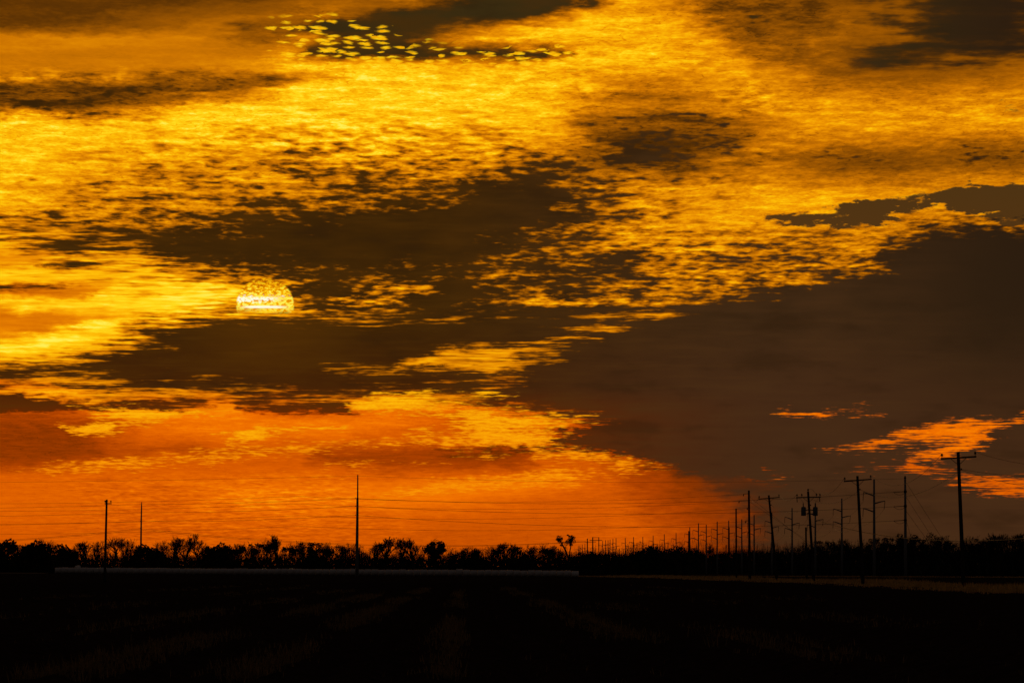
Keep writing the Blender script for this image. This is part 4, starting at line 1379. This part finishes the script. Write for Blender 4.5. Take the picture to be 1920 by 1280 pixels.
for k, (px, py, wpx, kind) in enumerate(tree_list):
    d = tree_depth(px) + random.uniform(-40, 60)
    base = at(px, d)
    hm = height_at(py, d) - base.z
    wm = wpx / F_PX * d * 1.4
    me_t, me_c, H0, W0 = protos[kind][(k * 5 + int(px)) % len(protos[kind])]
    mark = [m_ for m_ in marks if m_[0] <= px][-1]
    key = (mark[1], kind)
    seen[key] = seen.get(key, 0) + 1
    lab = '%s, %s right of %s' % (looks[kind], ordn[seen[key] - 1], mark[1])
    t = thing({'bare': 'bare_tree', 'broad': 'evergreen_tree', 'clumpy': 'ragged_tree', 'slim': 'bare_tree'}[kind], lab, 'tree', base, 'trees of the far treeline', random.uniform(0, 6.28))
    sx = max(0.55, min(1.6, wm / W0)) if kind != 'broad' else wm / W0 * 1.15
    sz = hm / H0
    if kind in ('bare', 'slim'):
        sx = max(sx, sz * 0.85)
    t.scale = (sx, sx, sz)
    for nm, me in (('trunk', me_t), ('crown', me_c)):
        c_ = bpy.data.objects.new(nm, me)
        C.objects.link(c_)
        c_.parent = t

# the tree with two separate crowns on leaning limbs
D_T = 2090.0
base = at(1062, D_T)
u1 = D_T / F_PX
t = thing('twin_crowned_tree', 'tree with two separate clumpy crowns on leaning limbs against the orange sky', 'tree', base)
tr, cr = MB(), MB()
zz = lambda py: height_at(py, D_T) - base.z
tr.path([(1.0, 0, -0.1), (0.6, 0, zz(1045)), (-0.4, 0, zz(1030)), (-1.4, 0, zz(1021)), (-2.0, 0, zz(1012))], [0.40, 0.34, 0.28, 0.20, 0.10], 8)
tr.path([(0.9, 0.2, zz(1048)), (1.1, 0.2, zz(1034)), (1.5, 0.1, zz(1022)), (1.9, 0, zz(1012))], [0.26, 0.22, 0.16, 0.09], 7)
r = random.Random(5)
for cx, cy, rx, n in ((1050, 1009, 5.2, 9), (1047, 1014, 4.0, 5), (1055, 1020, 4.0, 4), (1071, 1007, 5.2, 8), (1066, 1014, 4.5, 6), (1075, 1014, 4.0, 5), (1061, 1017, 3.0, 3), (1069, 1020, 4.0, 4)):
    for _ in range(n):
        c_ = Vector(((cx - 1062 + r.gauss(0, rx * 0.55)) * u1, r.gauss(0, 0.9), zz(cy + r.gauss(0, 3.0))))
        rr = r.uniform(0.36, 0.70)
        leaf_cards(cr, c_, rr, rr, rr * 0.85, 44, 0.19, r)
        side = Vector((-1.7, 0, zz(1018))) if cx < 1058 else Vector((1.6, 0, zz(1020)))
        tr.path([side, side.lerp(c_, 0.5) + Vector((0, 0, 0.15)), c_], [0.085, 0.06, 0.03], 4)
tr.build('trunk', BARK, t, True)
cr.build('crown', LEAF_B, t)

# brush under and behind the trees: one mass of twigs and leaves
brush = MB()
r = random.Random(9)
px = -420.0
while px < 2420:
    d = tree_depth(px) + 70
    for lay in range(3):
        dd = d + lay * 22 + r.uniform(-6, 6)
        p_ = at(px + r.uniform(-3, 3), dd)
        yy = (1049 if px < 1090 else (1047 if px < 1180 else (1040 if px < 1500 else 1037))) + (5 if lay == 0 else -2 * lay) + r.uniform(-4, 5)
        hm = max(2.5, height_at(yy, dd) - p_.z)
        wm = 8.5 / F_PX * dd
        leaf_cards(brush, p_ + Vector((0, 0, hm * 0.45)), wm, wm * 0.7, hm * 0.55, 46, 0.55 * hm / 6.0, r)
        leaf_cards(brush, p_ + Vector((0, 0, hm * 0.22)), wm, wm * 0.7, hm * 0.30, 26, 0.8 * hm / 6.0, r)
        for _ in range(10):                                # thin shoots breaking the top
            b = p_ + Vector((r.uniform(-1, 1) * wm, 0, hm * 0.7))
            e = b + Vector((r.uniform(-0.8, 0.8), 0, hm * r.uniform(0.25, 0.8)))
            brush.tube(b, e, 0.06, 0.02, 3, False)
            for _k in range(5):
                m_ = b.lerp(e, r.uniform(0.4, 0.9))
                brush.tube(m_, m_ + Vector((r.uniform(-0.6, 0.6), 0, r.uniform(0.3, 0.8))), 0.035, 0.015, 3, False)
    px += 4.2
tag(brush.build('brushwood', BRUSH), kind='stuff')
